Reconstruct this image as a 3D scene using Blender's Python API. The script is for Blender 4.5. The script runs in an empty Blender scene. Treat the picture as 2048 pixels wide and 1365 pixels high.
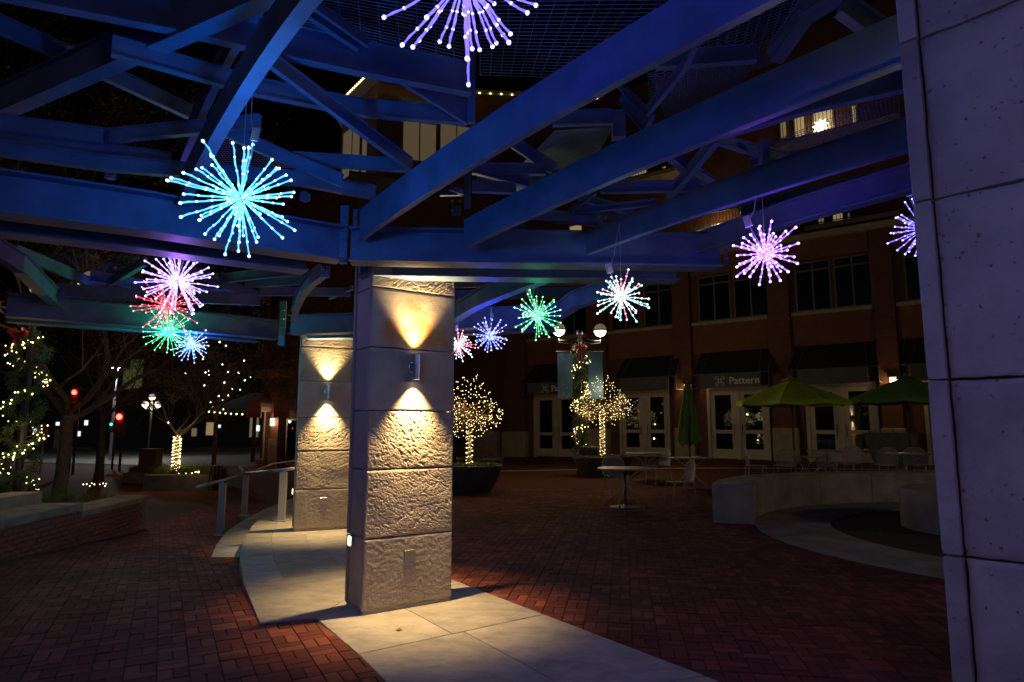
import bpy, math, random
from mathutils import Vector, Matrix, noise
R = math.radians
rnd = random.Random(7)

# ------------------------------------------------------------------ camera, sky, exposure
SC = bpy.context.scene
COL = SC.collection
F = 1300.0; TILT = R(7.5); EYE = 1.5
cam = bpy.data.objects.new('camera', bpy.data.cameras.new('camera'))
COL.objects.link(cam); SC.camera = cam
cam.data.sensor_width = 36.0; cam.data.lens = 36.0 * F / 2048.0
cam.data.clip_start = 0.05; cam.data.clip_end = 900
cam.location = (0, 0, EYE); cam.rotation_euler = (R(90) + TILT, 0, 0)

W = bpy.data.worlds.new('World'); SC.world = W; W.use_nodes = True
wn = W.node_tree.nodes; wl = W.node_tree.links
bg = wn['Background']
sky = wn.new('ShaderNodeTexSky'); sky.sky_type = 'NISHITA'; sky.sun_disc = False
sky.sun_elevation = R(-5.5); sky.sun_rotation = R(200)
wl.new(sky.outputs['Color'], bg.inputs['Color']); bg.inputs['Strength'].default_value = 0.15

SC.view_settings.view_transform = 'Standard'
try: SC.view_settings.look = 'None'
except Exception: pass
SC.view_settings.exposure = 0.0; SC.view_settings.gamma = 1.0
SC.render.engine = 'CYCLES'
cy = SC.cycles
cy.use_denoising = True
cy.max_bounces = 4; cy.diffuse_bounces = 3; cy.glossy_bounces = 3; cy.transmission_bounces = 2
cy.sample_clamp_indirect = 3.0; cy.caustics_reflective = False; cy.caustics_refractive = False

# ------------------------------------------------------------------ geometry helpers
def ray(px, py):
    c = Vector(((px - 1024) / F, (682.5 - py) / F, -1.0))
    ct, st = math.cos(TILT), math.sin(TILT)
    # camera axes: right=(1,0,0) up=(0,-st,ct) forward=(0,ct,st)
    return Vector((c.x, -c.y * st + ct, c.y * ct + st))
def at(px, py, z):
    d = ray(px, py); t = (z - EYE) / d.z
    return Vector((d.x * t, d.y * t, z))
def atd(px, py, y):
    d = ray(px, py); t = y / d.y
    return Vector((d.x * t, y, EYE + d.z * t))
def atpl(px, py, p0, dr):
    d = ray(px, py); n = Vector((-dr[1], dr[0]))
    t = (n.x * p0[0] + n.y * p0[1]) / (n.x * d.x + n.y * d.y)
    return Vector((d.x * t, d.y * t, EYE + d.z * t))
def proj(p):
    ct, st = math.cos(TILT), math.sin(TILT)
    z = p[2] - EYE; fw = p[1] * ct + z * st; up = -p[1] * st + z * ct
    if fw < .05: return None
    return (1024 + F * p[0] / fw, 682.5 - F * up / fw, fw)

class MB:
    def __init__(s): s.v = []; s.f = []; s.m = []; s.mi = 0
    def face(s, idx): s.f.append(tuple(idx)); s.m.append(s.mi)
    def quad(s, *pts):
        b = len(s.v); s.v += [tuple(p) for p in pts]; s.face(range(b, b + len(pts)))
    def hexa(s, p):  # 8 points: bottom 4 ccw, top 4 ccw
        b = len(s.v); s.v += [tuple(q) for q in p]
        for f in ((3,2,1,0),(4,5,6,7),(0,1,5,4),(1,2,6,5),(2,3,7,6),(3,0,4,7)): s.face([b+i for i in f])
    def box(s, x0, x1, y0, y1, z0, z1, M=None):
        p = [Vector(q) for q in ((x0,y0,z0),(x1,y0,z0),(x1,y1,z0),(x0,y1,z0),(x0,y0,z1),(x1,y0,z1),(x1,y1,z1),(x0,y1,z1))]
        if M is not None: p = [M @ q for q in p]
        s.hexa(p)
    def bbox(s, x0, x1, y0, y1, z0, z1, b=.01, M=None):  # box with chamfered top and vertical edges
        pr = [(x0+b,y0),(x1-b,y0),(x1,y0+b),(x1,y1-b),(x1-b,y1),(x0+b,y1),(x0,y1-b),(x0,y0+b)]
        pi = [(x0+b+b*.4,y0+b),(x1-b-b*.4,y0+b),(x1-b,y0+b+b*.4),(x1-b,y1-b-b*.4),(x1-b-b*.4,y1-b),(x0+b+b*.4,y1-b),(x0+b,y1-b-b*.4),(x0+b,y0+b+b*.4)]
        rings = [[(x,y,z0) for x,y in pr],[(x,y,z1-b) for x,y in pr],[(x,y,z1) for x,y in pi]]
        s.loft(rings, M, cap=True)
    def loft(s, rings, M=None, cap=False, closed=True):
        n = len(rings[0]); b = len(s.v)
        for r in rings:
            for q in r:
                q = Vector(q); s.v.append(tuple(M @ q if M is not None else q))
        for k in range(len(rings) - 1):
            for i in range(n if closed else n - 1):
                j = (i + 1) % n
                s.face((b+k*n+i, b+k*n+j, b+(k+1)*n+j, b+(k+1)*n+i))
        if cap:
            s.face([b + i for i in reversed(range(n))]); s.face([b + (len(rings)-1)*n + i for i in range(n)])
    def beam(s, a, b, w, h, up=(0,0,1)):  # bottom-centre line a->b, section w wide, h tall above
        a = Vector(a); b = Vector(b); d = (b - a).normalized(); up = Vector(up)
        sd = d.cross(up)
        if sd.length < 1e-4: sd = d.cross(Vector((0,1,0)))
        sd.normalize(); u = sd.cross(d).normalized(); sd *= w / 2; u *= h
        s.hexa([a - sd, a + sd, b + sd, b - sd, a - sd + u, a + sd + u, b + sd + u, b - sd + u])
    def tube(s, pts, r, n=6, cap=True):
        pts = [Vector(p) for p in pts]; rs = r if isinstance(r, (list, tuple)) else [r] * len(pts)
        ref = None; rings = []
        for i, p in enumerate(pts):
            d = (pts[min(i+1, len(pts)-1)] - pts[max(i-1, 0)])
            if d.length < 1e-9: d = Vector((0,0,1))
            d.normalize()
            if ref is None:
                ref = d.cross(Vector((0,0,1)) if abs(d.z) < .9 else Vector((1,0,0))).normalized()
            a = (ref - d * ref.dot(d)).normalized(); ref = a; c = d.cross(a)
            rings.append([p + (a*math.cos(2*math.pi*k/n) + c*math.sin(2*math.pi*k/n)) * rs[i] for k in range(n)])
        s.loft(rings, cap=cap)
    def lathe(s, prof, c=(0,0,0), n=24, a0=0, a1=2*math.pi):
        c = Vector(c); full = abs(a1 - a0 - 2*math.pi) < 1e-6; k = n if full else n + 1
        rings = [[c + Vector((r*math.cos(a0+(a1-a0)*i/n), r*math.sin(a0+(a1-a0)*i/n), z)) for i in range(k)] for r, z in prof]
        s.loft(rings, closed=full)
    def ball(s, c, r, n=8, m=5, sz=1.0):
        prof = [(max(r*math.sin(math.pi*i/m), 1e-4), -r*sz*math.cos(math.pi*i/m)) for i in range(m+1)]
        s.lathe(prof, c, n)
    def octa(s, c, r):
        c = Vector(c); b = len(s.v)
        s.v += [tuple(c + Vector(q)*r) for q in ((1,0,0),(0,1,0),(-1,0,0),(0,-1,0),(0,0,1),(0,0,-1))]
        for i in range(4):
            j = (i+1) % 4; s.face((b+i,b+j,b+4)); s.face((b+j,b+i,b+5))
    def prism(s, poly, z0, z1):
        n = len(poly); b = len(s.v)
        s.v += [(p[0],p[1],z0) for p in poly] + [(p[0],p[1],z1) for p in poly]
        s.face([b+i for i in reversed(range(n))]); s.face([b+n+i for i in range(n)])
        for i in range(n): j=(i+1)%n; s.face((b+i,b+j,b+n+j,b+n+i))
    def mesh(s, name, mats, smooth=False):
        me = bpy.data.meshes.new(name); me.from_pydata(s.v, [], s.f)
        for m in (mats if isinstance(mats, (list, tuple)) else [mats]): me.materials.append(m)
        if any(s.m): me.polygons.foreach_set('material_index', s.m)
        if smooth: me.polygons.foreach_set('use_smooth', [True]*len(me.polygons))
        me.update(); return me
    def build(s, name, mats, parent=None, world=True, smooth=False, kind=None, label=None, cat=None, group=None):
        if parent is not None and world:
            Mi = wmat(parent).inverted(); s.v = [tuple(Mi @ Vector(p)) for p in s.v]
        return put(name, s.mesh(name, mats, smooth), parent, kind, label, cat, group)
def wmat(o):
    M = Matrix.LocRotScale(o.location, o.rotation_euler, o.scale)
    return wmat(o.parent) @ M if o.parent else M
def put(name, me, parent=None, kind=None, label=None, cat=None, group=None):
    o = bpy.data.objects.new(name, me); COL.objects.link(o); o.parent = parent
    if kind: o['kind'] = kind
    if label: o['label'] = label
    if cat: o['category'] = cat
    if group: o['group'] = group
    return o
def thing(name, label, cat, loc=(0,0,0), rz=0.0, group=None):
    o = put(name, None, None, None, label, cat, group); o.location = loc; o.rotation_euler = (0,0,rz); return o
def copy_tree(o, parent=None):
    c = o.copy(); COL.objects.link(c); c.parent = parent
    for ch in o.children: copy_tree(ch, c)
    return c
def lamp(kind, name, loc, col, watt, parent=None, r=.05, rot=None, spot=None, blend=1.0):
    d = bpy.data.lights.new(name, kind); d.color = col; d.energy = watt; d.shadow_soft_size = r
    if kind == 'SPOT': d.spot_size = spot; d.spot_blend = blend
    o = bpy.data.objects.new(name, d); COL.objects.link(o)
    if parent is not None: loc = wmat(parent).inverted() @ Vector(loc)
    o.parent = parent; o.location = loc
    if rot is not None: o.rotation_euler = rot
    return o

# ------------------------------------------------------------------ materials
def mat(name, col, rough=.6, metal=0.0, spec=.5, var=.0, vscale=4.0, bump=0.0, bscale=60.0, col2=None, detail=4, bdist=.01, coat=0):
    m = bpy.data.materials.new(name); m.use_nodes = True
    nt = m.node_tree; N = nt.nodes; L = nt.links; p = N['Principled BSDF']
    p.inputs['Base Color'].default_value = (*col, 1); p.inputs['Roughness'].default_value = rough
    p.inputs['Metallic'].default_value = metal; p.inputs['Specular IOR Level'].default_value = spec
    if coat: p.inputs['Coat Weight'].default_value = coat
    tc = N.new('ShaderNodeTexCoord')
    if var > 0 or col2:
        ns = N.new('ShaderNodeTexNoise'); ns.inputs['Scale'].default_value = vscale; ns.inputs['Detail'].default_value = detail
        L.new(tc.outputs['Object'], ns.inputs['Vector'])
        mx = N.new('ShaderNodeMix'); mx.data_type = 'RGBA'
        c2 = col2 if col2 else tuple(c*(1-var) for c in col); c1 = col if col2 else tuple(min(1,c*(1+var)) for c in col)
        mx.inputs[6].default_value = (*c1,1); mx.inputs[7].default_value = (*c2,1)
        mr = N.new('ShaderNodeMapRange'); mr.inputs[1].default_value = .35; mr.inputs[2].default_value = .65
        L.new(ns.outputs['Fac'], mr.inputs[0]); L.new(mr.outputs[0], mx.inputs[0]); L.new(mx.outputs[2], p.inputs['Base Color'])
    if bump > 0:
        nb = N.new('ShaderNodeTexNoise'); nb.inputs['Scale'].default_value = bscale; nb.inputs['Detail'].default_value = 5
        L.new(tc.outputs['Object'], nb.inputs['Vector'])
        bp = N.new('ShaderNodeBump'); bp.inputs['Strength'].default_value = bump; bp.inputs['Distance'].default_value = bdist
        L.new(nb.outputs['Fac'], bp.inputs['Height']); L.new(bp.outputs['Normal'], p.inputs['Normal'])
    return m
def emis(name, col, st, sample=False, base=(.5,.5,.5)):
    m = mat(name, base, .5); p = m.node_tree.nodes['Principled BSDF']
    p.inputs['Emission Color'].default_value = (*col,1); p.inputs['Emission Strength'].default_value = st
    if not sample: m.cycles.emission_sampling = 'NONE'
    return m
def brickmat(name, c1, c2, mortar, bw=.2, bh=.067, sc=1.0, bump=.4, rough=.85):
    m = mat(name, c1, rough); nt = m.node_tree; N = nt.nodes; L = nt.links; p = N['Principled BSDF']
    tc = N['Texture Coordinate']; sx = N.new('ShaderNodeSeparateXYZ'); L.new(tc.outputs['Object'], sx.inputs[0])
    ad = N.new('ShaderNodeMath'); L.new(sx.outputs[0], ad.inputs[0]); L.new(sx.outputs[1], ad.inputs[1])
    cx = N.new('ShaderNodeCombineXYZ'); L.new(ad.outputs[0], cx.inputs[0]); L.new(sx.outputs[2], cx.inputs[1])
    b = N.new('ShaderNodeTexBrick'); L.new(cx.outputs[0], b.inputs['Vector'])
    b.inputs['Color1'].default_value = (*c1,1); b.inputs['Color2'].default_value = (*c2,1); b.inputs['Mortar'].default_value = (*mortar,1)
    b.inputs['Scale'].default_value = sc; b.inputs['Mortar Size'].default_value = .008; b.inputs['Brick Width'].default_value = bw; b.inputs['Row Height'].default_value = bh
    L.new(b.outputs['Color'], p.inputs['Base Color'])
    bp = N.new('ShaderNodeBump'); bp.inputs['Strength'].default_value = bump; bp.inputs['Distance'].default_value = .01; bp.invert = True
    L.new(b.outputs['Fac'], bp.inputs['Height']); L.new(bp.outputs['Normal'], p.inputs['Normal'])
    return m

def stonemat(name, base, dark, pits=0.0, stain=0.0, bump=.35):
    m = mat(name, base, .8, bump=bump, bscale=70, bdist=.006)
    nt = m.node_tree; N = nt.nodes; L = nt.links; p = N['Principled BSDF']; tc = N['Texture Coordinate']
    oi = N.new('ShaderNodeObjectInfo')
    ns = N.new('ShaderNodeTexNoise'); ns.noise_dimensions = '4D'; ns.inputs['Scale'].default_value = 3.0; ns.inputs['Detail'].default_value = 8; ns.inputs['Roughness'].default_value = .62
    L.new(tc.outputs['Object'], ns.inputs['Vector'])
    mlt = N.new('ShaderNodeMath'); mlt.operation = 'MULTIPLY'; mlt.inputs[1].default_value = 40; L.new(oi.outputs['Random'], mlt.inputs[0]); L.new(mlt.outputs[0], ns.inputs['W'])
    mr = N.new('ShaderNodeMapRange'); mr.inputs[1].default_value = .38; mr.inputs[2].default_value = .68; L.new(ns.outputs['Fac'], mr.inputs[0])
    mx = N.new('ShaderNodeMix'); mx.data_type = 'RGBA'; mx.inputs[6].default_value = (*base,1); mx.inputs[7].default_value = (*dark,1)
    L.new(mr.outputs[0], mx.inputs[0]); out = mx.outputs[2]
    hv = N.new('ShaderNodeHueSaturation'); mv = N.new('ShaderNodeMapRange'); mv.inputs[3].default_value = .82; mv.inputs[4].default_value = 1.12
    L.new(oi.outputs['Random'], mv.inputs[0]); L.new(mv.outputs[0], hv.inputs['Value']); L.new(out, hv.inputs['Color']); out = hv.outputs['Color']
    if pits:
        wn_ = N.new('ShaderNodeTexNoise'); wn_.inputs['Scale'].default_value = 60; L.new(tc.outputs['Object'], wn_.inputs['Vector'])
        wv = N.new('ShaderNodeVectorMath'); wv.operation = 'MULTIPLY_ADD'; wv.inputs[1].default_value = (.02,.02,.02); L.new(wn_.outputs['Color'], wv.inputs[0]); L.new(tc.outputs['Object'], wv.inputs[2])
        for sc_, thr, dens in ((15, .12, .86), (48, .16, .80)):
            vo = N.new('ShaderNodeTexVoronoi'); vo.inputs['Scale'].default_value = sc_; L.new(wv.outputs[0], vo.inputs['Vector'])
            lt = N.new('ShaderNodeMapRange'); lt.inputs[1].default_value = thr; lt.inputs[2].default_value = thr*1.9; lt.inputs[3].default_value = 1; lt.inputs[4].default_value = 0
            L.new(vo.outputs['Distance'], lt.inputs[0])
            cs = N.new('ShaderNodeSeparateColor'); L.new(vo.outputs['Color'], cs.inputs[0])
            gt = N.new('ShaderNodeMath'); gt.operation = 'GREATER_THAN'; gt.inputs[1].default_value = 1 - (1-dens)*pits; L.new(cs.outputs[0], gt.inputs[0])
            mu = N.new('ShaderNodeMath'); mu.operation = 'MULTIPLY'; L.new(gt.outputs[0], mu.inputs[0]); L.new(lt.outputs[0], mu.inputs[1])
            m2 = N.new('ShaderNodeMix'); m2.data_type = 'RGBA'; m2.inputs[7].default_value = (.22,.11,.07,1); L.new(mu.outputs[0], m2.inputs[0]); L.new(out, m2.inputs[6]); out = m2.outputs[2]
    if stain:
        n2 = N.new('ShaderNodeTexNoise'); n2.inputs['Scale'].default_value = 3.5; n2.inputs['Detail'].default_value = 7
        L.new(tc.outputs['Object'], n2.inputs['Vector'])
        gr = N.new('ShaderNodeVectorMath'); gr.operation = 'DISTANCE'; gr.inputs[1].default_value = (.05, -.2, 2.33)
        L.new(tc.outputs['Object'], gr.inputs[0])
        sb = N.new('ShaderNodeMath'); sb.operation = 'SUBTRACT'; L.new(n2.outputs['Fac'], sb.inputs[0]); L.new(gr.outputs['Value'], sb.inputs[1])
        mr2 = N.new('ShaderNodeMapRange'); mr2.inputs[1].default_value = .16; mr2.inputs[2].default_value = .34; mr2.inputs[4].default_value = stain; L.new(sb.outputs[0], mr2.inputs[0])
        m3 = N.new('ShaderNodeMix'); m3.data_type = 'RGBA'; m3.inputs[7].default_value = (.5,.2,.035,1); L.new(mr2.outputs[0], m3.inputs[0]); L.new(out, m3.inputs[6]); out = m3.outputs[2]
    L.new(out, p.inputs['Base Color'])
    return m

M_STEEL = mat('painted_steel', (.115,.18,.31), .5, var=.22, vscale=4, bump=.10, bscale=25, detail=6)
M_LIME = stonemat('sawn_limestone', (.50,.44,.36), (.36,.31,.26))
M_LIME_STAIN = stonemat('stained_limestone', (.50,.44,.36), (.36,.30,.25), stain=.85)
M_LIME_PIT = stonemat('pitted_limestone', (.55,.50,.43), (.30,.27,.25), pits=1.0)
M_ROCK = stonemat('split_limestone', (.48,.42,.34), (.33,.28,.22), bump=.35)
M_PAVE = stonemat('paving_limestone', (.50,.455,.39), (.27,.255,.23), bump=.3)
for n_ in M_PAVE.node_tree.nodes:
    if n_.type == 'MAP_RANGE' and abs(n_.inputs[3].default_value-.82) < .01: n_.inputs[3].default_value = .66; n_.inputs[4].default_value = 1.1
    if n_.type == 'TEX_NOISE' and n_.noise_dimensions == '4D':
        mp = M_PAVE.node_tree.nodes.new('ShaderNodeMapping'); mp.inputs['Scale'].default_value = (1.3,2.1,1); mp.inputs['Rotation'].default_value = (0,0,.5)
        n_.inputs['Roughness'].default_value = .72
        M_PAVE.node_tree.links.new(M_PAVE.node_tree.nodes['Texture Coordinate'].outputs['Object'], mp.inputs[0]); M_PAVE.node_tree.links.new(mp.outputs[0], n_.inputs['Vector'])
M_MORTAR = mat('mortar', (.20,.18,.16), .95)
M_GROUND = mat('brick_joint_sand', (.06,.032,.026), .95)
def pavermat():
    m = mat('red_clay_paver', (.2,.06,.04), .85, spec=.22, bump=.5, bscale=120, bdist=.004)
    nt = m.node_tree; N = nt.nodes; L = nt.links; p = N['Principled BSDF']; tc = N['Texture Coordinate']
    geo = N.new('ShaderNodeNewGeometry'); oi = N.new('ShaderNodeObjectInfo')
    ad = N.new('ShaderNodeMath'); ad.operation = 'ADD'; L.new(geo.outputs['Random Per Island'], ad.inputs[0]); L.new(oi.outputs['Random'], ad.inputs[1])
    fr = N.new('ShaderNodeMath'); fr.operation = 'FRACT'; L.new(ad.outputs[0], fr.inputs[0])
    cr = N.new('ShaderNodeValToRGB'); e = cr.color_ramp.elements
    e[0].color = (.125,.031,.022,1); e[1].color = (.18,.052,.034,1)
    for pos, c in ((.3,(.15,.038,.027,1)),(.55,(.095,.028,.024,1)),(.8,(.22,.068,.045,1))):
        q = e.new(pos); q.color = c
    L.new(fr.outputs[0], cr.inputs[0])
    ns = N.new('ShaderNodeTexNoise'); ns.inputs['Scale'].default_value = .8; ns.inputs['Detail'].default_value = 6; L.new(geo.outputs['Position'], ns.inputs['Vector'])
    mr = N.new('ShaderNodeMapRange'); mr.inputs[1].default_value = .3; mr.inputs[2].default_value = .7; mr.inputs[3].default_value = .75; mr.inputs[4].default_value = 1.55; L.new(ns.outputs['Fac'], mr.inputs[0])
    hv = N.new('ShaderNodeHueSaturation'); L.new(cr.outputs[0], hv.inputs['Color']); L.new(mr.outputs[0], hv.inputs['Value']); L.new(hv.outputs[0], p.inputs['Base Color'])
    return m
M_PAVER = pavermat()
M_FARPAVE = brickmat('far_brick_paving', (.12,.042,.028), (.16,.054,.034), (.045,.03,.022), .176, .088, bump=.2)
M_FARPAVE.node_tree.nodes['Principled BSDF'].inputs['Specular IOR Level'].default_value = .1
nt = M_FARPAVE.node_tree
for l in list(nt.links):
    if l.to_node.type == 'COMBXYZ': nt.links.remove(l)
cx = [n for n in nt.nodes if n.type == 'COMBXYZ'][0]; sxn = [n for n in nt.nodes if n.type == 'SEPXYZ'][0]
nt.links.new(sxn.outputs[0], cx.inputs[0]); nt.links.new(sxn.outputs[1], cx.inputs[1])
M_ASPH = mat('asphalt', (.10,.10,.10), .7, var=.2, vscale=1, bump=.3)
M_CONC = mat('concrete', (.34,.29,.235), .8, var=.28, vscale=2.2, bump=.25, detail=7)
M_CONCD = mat('dark_concrete', (.18,.165,.145), .85, var=.2, vscale=2, bump=.3, detail=7)
M_LINE = mat('road_paint', (.6,.6,.58), .6)
M_RAIL = mat('grey_rail_metal', (.38,.39,.42), .4, .3)
M_ALU = mat('brushed_aluminium', (.6,.6,.62), .35, .9)
M_BRICK = brickmat('red_brick', (.15,.05,.032), (.20,.07,.042), (.10,.08,.065), .203, .0675)
M_BRICK1 = mat('wall_brick', (.20,.075,.05), .85, var=.25, vscale=9, bump=.4)
M_BRIK_D = mat('brown_stucco', (.20,.085,.05), .9, var=.1, vscale=2, bump=.2)
M_TRIM = mat('sandstone_trim', (.42,.34,.25), .8, var=.12, vscale=5, bump=.2)
M_FRAME = mat('pale_door_frame', (.52,.48,.40), .5, var=.06)
M_WFRAME = mat('dark_window_frame', (.16,.15,.14), .5)
M_GLASS = mat('dark_window_glass', (.16,.17,.18), .02, metal=1.0)
M_AWN = mat('black_awning_canvas', (.022,.022,.024), .8, var=.2, bump=.2)
M_VAL = mat('grey_awning_valance', (.10,.105,.10), .7, var=.1)
M_WHITE = mat('white_lettering', (.8,.8,.8), .6)
M_BLACK = mat('black_metal', (.02,.02,.022), .45)
M_PLASTIC = mat('white_plastic', (.75,.75,.75), .4)
M_CABLE = mat('white_cable', (.55,.55,.6), .5)
M_GREEN = mat('lime_green_canvas', (.42,.60,.03), .8, var=.08, bump=.15, bscale=15)
M_SILVER = mat('silver_wire_mesh', (.38,.38,.38), .4, .3)
M_TABLE = mat('grey_table_top', (.34,.32,.29), .45, .2)
M_BARK = mat('bark', (.13,.095,.07), .9, var=.3, vscale=12, bump=.6)
M_TWIG = mat('twigs', (.20,.13,.08), .9, var=.2, vscale=5)
M_DRY = mat('dry_leaves', (.20,.11,.04), .8, var=.4, vscale=3)
M_LEAF = mat('garland_needles', (.035,.075,.03), .7, var=.4, vscale=8)
M_GRASS = mat('planting_leaves', (.09,.13,.03), .7, var=.4, vscale=6)
M_BOWL = mat('charcoal_planter', (.05,.05,.052), .55, var=.1)
M_RED = mat('red_ribbon', (.45,.015,.02), .5)
M_BANNER = mat('blue_banner', (.04,.12,.28), .7, var=.0, col2=(.08,.20,.36), vscale=3.0)
M_SOIL = mat('soil', (.03,.022,.015), .95)
M_WARM = emis('warm_bulb', (1,.78,.34), 5)
M_WARMLIT = emis('lit_lens', (1,.78,.45), 12)
M_SCONCE = mat('sconce_steel', (.55,.55,.58), .3, .8)
M_TARGET_RED = emis('red_signal', (1,.03,.02), 20)
M_TARGET_GRN = emis('green_signal', (.05,.9,.6), 5)
M_COOL = emis('cool_street_lamp', (.85,.95,1), 14)
M_WINLIT = emis('lit_window_pane', (1,.72,.30), .26)
M_WINDIM = emis('dim_window_pane', (.8,.62,.33), .16)
M_WINDAY = emis('cream_blind_window', (.9,.66,.34), .075)

# ------------------------------------------------------------------ plan of the place
def interp(tab, v):
    if v <= tab[0][0]: return tab[0][1]
    for (a, b), (c, d) in zip(tab, tab[1:]):
        if v <= c: return b + (d - b) * (v - a) / (c - a)
    return tab[-1][1]
G = lambda px, py: at(px, py, 0).to_2d()
outer = [Vector((.55, 1.6)), G(775,1365), G(630,1240)]
outer2 = [G(518,1252), G(488,1175), G(477,1110), G(492,1065), G(530,1028), G(590,998), Vector((-4.75,16))]
inner = [Vector((2.9,1.35)), G(1430,1365), G(905,1163), Vector((-1.75,8.9)), Vector((-2.55,11.5)), Vector((-3.0,14)), Vector((-3.1,16))]
def xo(y): return interp([(p.y, p.x) for p in outer] if y < outer[-1].y else [(p.y, p.x) for p in [outer2[0]] + outer2[1:]], y)
def xi(y): return interp([(p.y, p.x) for p in inner], y)
def sm(t): t = max(0, min(1, t)); return t*t*(3-2*t)
def gz(x, y):
    left = -.40 * sm((y - 4.6) / 9.0) - .25 * sm((y - 20) / 20.0)
    right = .20 * sm((y - 13) / 8) * sm((x - .5) / 5.0)
    yo = max(y, 5.1)
    a, b = (xo(yo), xi(y)) if y < 16 else (-4.75, -3.1 + (y-16)*.05)
    t = 0 if x < a else (1 if x > b else (x - a) / max(b - a, .1))
    return left * (1 - t) + right * t

# ground: one sheet to the horizon
def axis(lo, hi, fine0, fine1, st):
    v = [fine0 + i*st for i in range(int((fine1-fine0)/st)+1)]
    s = st; q = fine1
    while q < hi: s *= 1.35; q += s; v.append(q)
    s = st; q = fine0
    while q > lo: s *= 1.35; q -= s; v.insert(0, q)
    return v
xs = axis(-300, 300, -9, 10, .25); ys = axis(-60, 500, -1, 26, .25)
g = MB(); nx = len(xs)
for y in ys:
    for x in xs: g.v.append((x, y, gz(x, y)))
for j in range(len(ys)-1):
    for i in range(nx-1): g.face((j*nx+i, j*nx+i+1, (j+1)*nx+i+1, (j+1)*nx+i))
# faces beyond the modelled bricks get the printed brick; index 1
g.m = []
for j in range(len(ys)-1):
    for i in range(nx-1):
        g.m.append(1 if (ys[j] > 15.9 or abs(xs[i]) > 14 or ys[j] < -1) else 0)
ground = g.build('ground', [M_GROUND, M_FARPAVE], kind='structure')

# brick pavement
pav = put('brick_pavement', None, kind='structure')
bricks = []
def lay(ang, org, keep, y0, y1):
    ca, sa = math.cos(ang), math.sin(ang); c = .178
    for i in range(-105, 106):
        for j in range(-105, 125):
            for k in range(2):
                if (i + j) % 2: r = (i*c + .0445 + k*.089, j*c + .089, .083, .172)
                else: r = (i*c + .089, j*c + .0445 + k*.089, .172, .083)
                X = org[0] + r[0]*ca - r[1]*sa; Y = org[1] + r[0]*sa + r[1]*ca
                if not (y0 < Y < y1) or not keep(X, Y): continue
                q = proj((X, Y, gz(X,Y)))
                if q is None or not (-90 < q[0] < 2140) or q[1] > 1460: continue
                hw, hh = r[2]/2, r[3]/2; dz = rnd.uniform(-.0022,.0022)
                P = []
                for s_, z_ in ((1.0, -.004), (1.0, .0085), (.93, .0108)):
                    for a, b in ((-1,-1),(1,-1),(1,1),(-1,1)):
                        e = .0035 if s_ < 1 else 0
                        u = a*(hw-e); v = b*(hh-e); x_ = X+u*ca-v*sa; y_ = Y+u*sa+v*ca
                        P.append((x_, y_, gz(x_, y_) + z_ + dz))
                bricks.append((q[2]*q[2]*q[2]/EYE, X, Y, P))
keepR = lambda x, y: x > xi(y) - .12 and x < 9 and math.hypot(x-7.7, y-9.0) > 3.9
def keepL(x, y):
    yy = max(y, 5.0)
    return x < (xo(y) + .10) and x > -7.2
lay(R(-9.6), (0, 3), keepR, .8, 16)
lay(R(28), (-3, 5), keepL, 1.5, 16)
bricks.sort(key=lambda b: b[0])
FCS = [(0,1,5,4),(1,2,6,5),(2,3,7,6),(3,0,4,7),(4,5,9,8),(5,6,10,9),(6,7,11,10),(7,4,8,11),(8,9,10,11)]
def inview(X, Y):
    q = proj((X, Y, 0)); return q and 0 < q[0] < 1900 and q[1] < 1365
near = [b for b in bricks if inview(b[1], b[2])][:300]; nid = set(id(b) for b in near)
for b in near:
    mb = MB(); c = Vector((b[1], b[2], 0)); mb.v = [tuple(Vector(p) - c) for p in b[3]]
    for f in FCS: mb.face(f)
    o = mb.build('brick', M_PAVER, pav, world=False); o.location = c
rest = MB()
for b in bricks:
    if id(b) in nid: continue
    o_ = len(rest.v); rest.v += b[3]
    for f in FCS: rest.face([o_+i for i in f])
rest.build('brick_field', M_PAVER, pav, kind='stuff')

# limestone terrace: slabs as parts
terr = put('limestone_terrace', None, kind='structure')
def slab(poly, z1, z0, parent=terr, m=M_PAVE, gap=.004):
    c = sum((Vector(p) for p in poly), Vector((0,0))) / len(poly)
    ins = [Vector(p) + (c - Vector(p)).normalized() * gap * 1.4 for p in poly]
    ins2 = [Vector(p) + (c - Vector(p)).normalized() * (gap * 1.4 + .006) for p in poly]
    mb = MB(); mb.loft([[(p.x,p.y,z0) for p in ins], [(p.x,p.y,z1-.006) for p in ins], [(p.x,p.y,z1) for p in ins2]], cap=True)
    o = mb.build('limestone_slab', m, parent); return o
def along(pl, t):
    L = [0]
    for a, b in zip(pl, pl[1:]): L.append(L[-1] + (b-a).length)
    s = t * L[-1]
    for i in range(len(pl)-1):
        if s <= L[i+1] + 1e-9: return pl[i].lerp(pl[i+1], (s-L[i])/max(L[i+1]-L[i],1e-9))
    return pl[-1].copy()
def param(pl, y):  # point on polyline at depth y
    return Vector((interp([(p.y, p.x) for p in pl], y), y))
Tz = .017
yb = outer[-1].y
# near strip between outer and inner up to the notch
iN = [p for p in inner if p.y < 6.5]
steps = [0, .27, .52, .77, 1.0]
A = [along(outer, t) for t in steps]; B = [along([inner[0], inner[1], inner[2]], t) for t in steps]
B[-1] = inner[2].copy()
for i in range(4):
    fr = .52 if i % 2 == 0 else .46
    m0 = A[i].lerp(B[i], fr); m1 = A[i+1].lerp(B[i+1], fr)
    slab([A[i], m0, m1, A[i+1]], Tz, -.25); slab([m0, B[i], B[i+1], m1], Tz, -.25)
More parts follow.
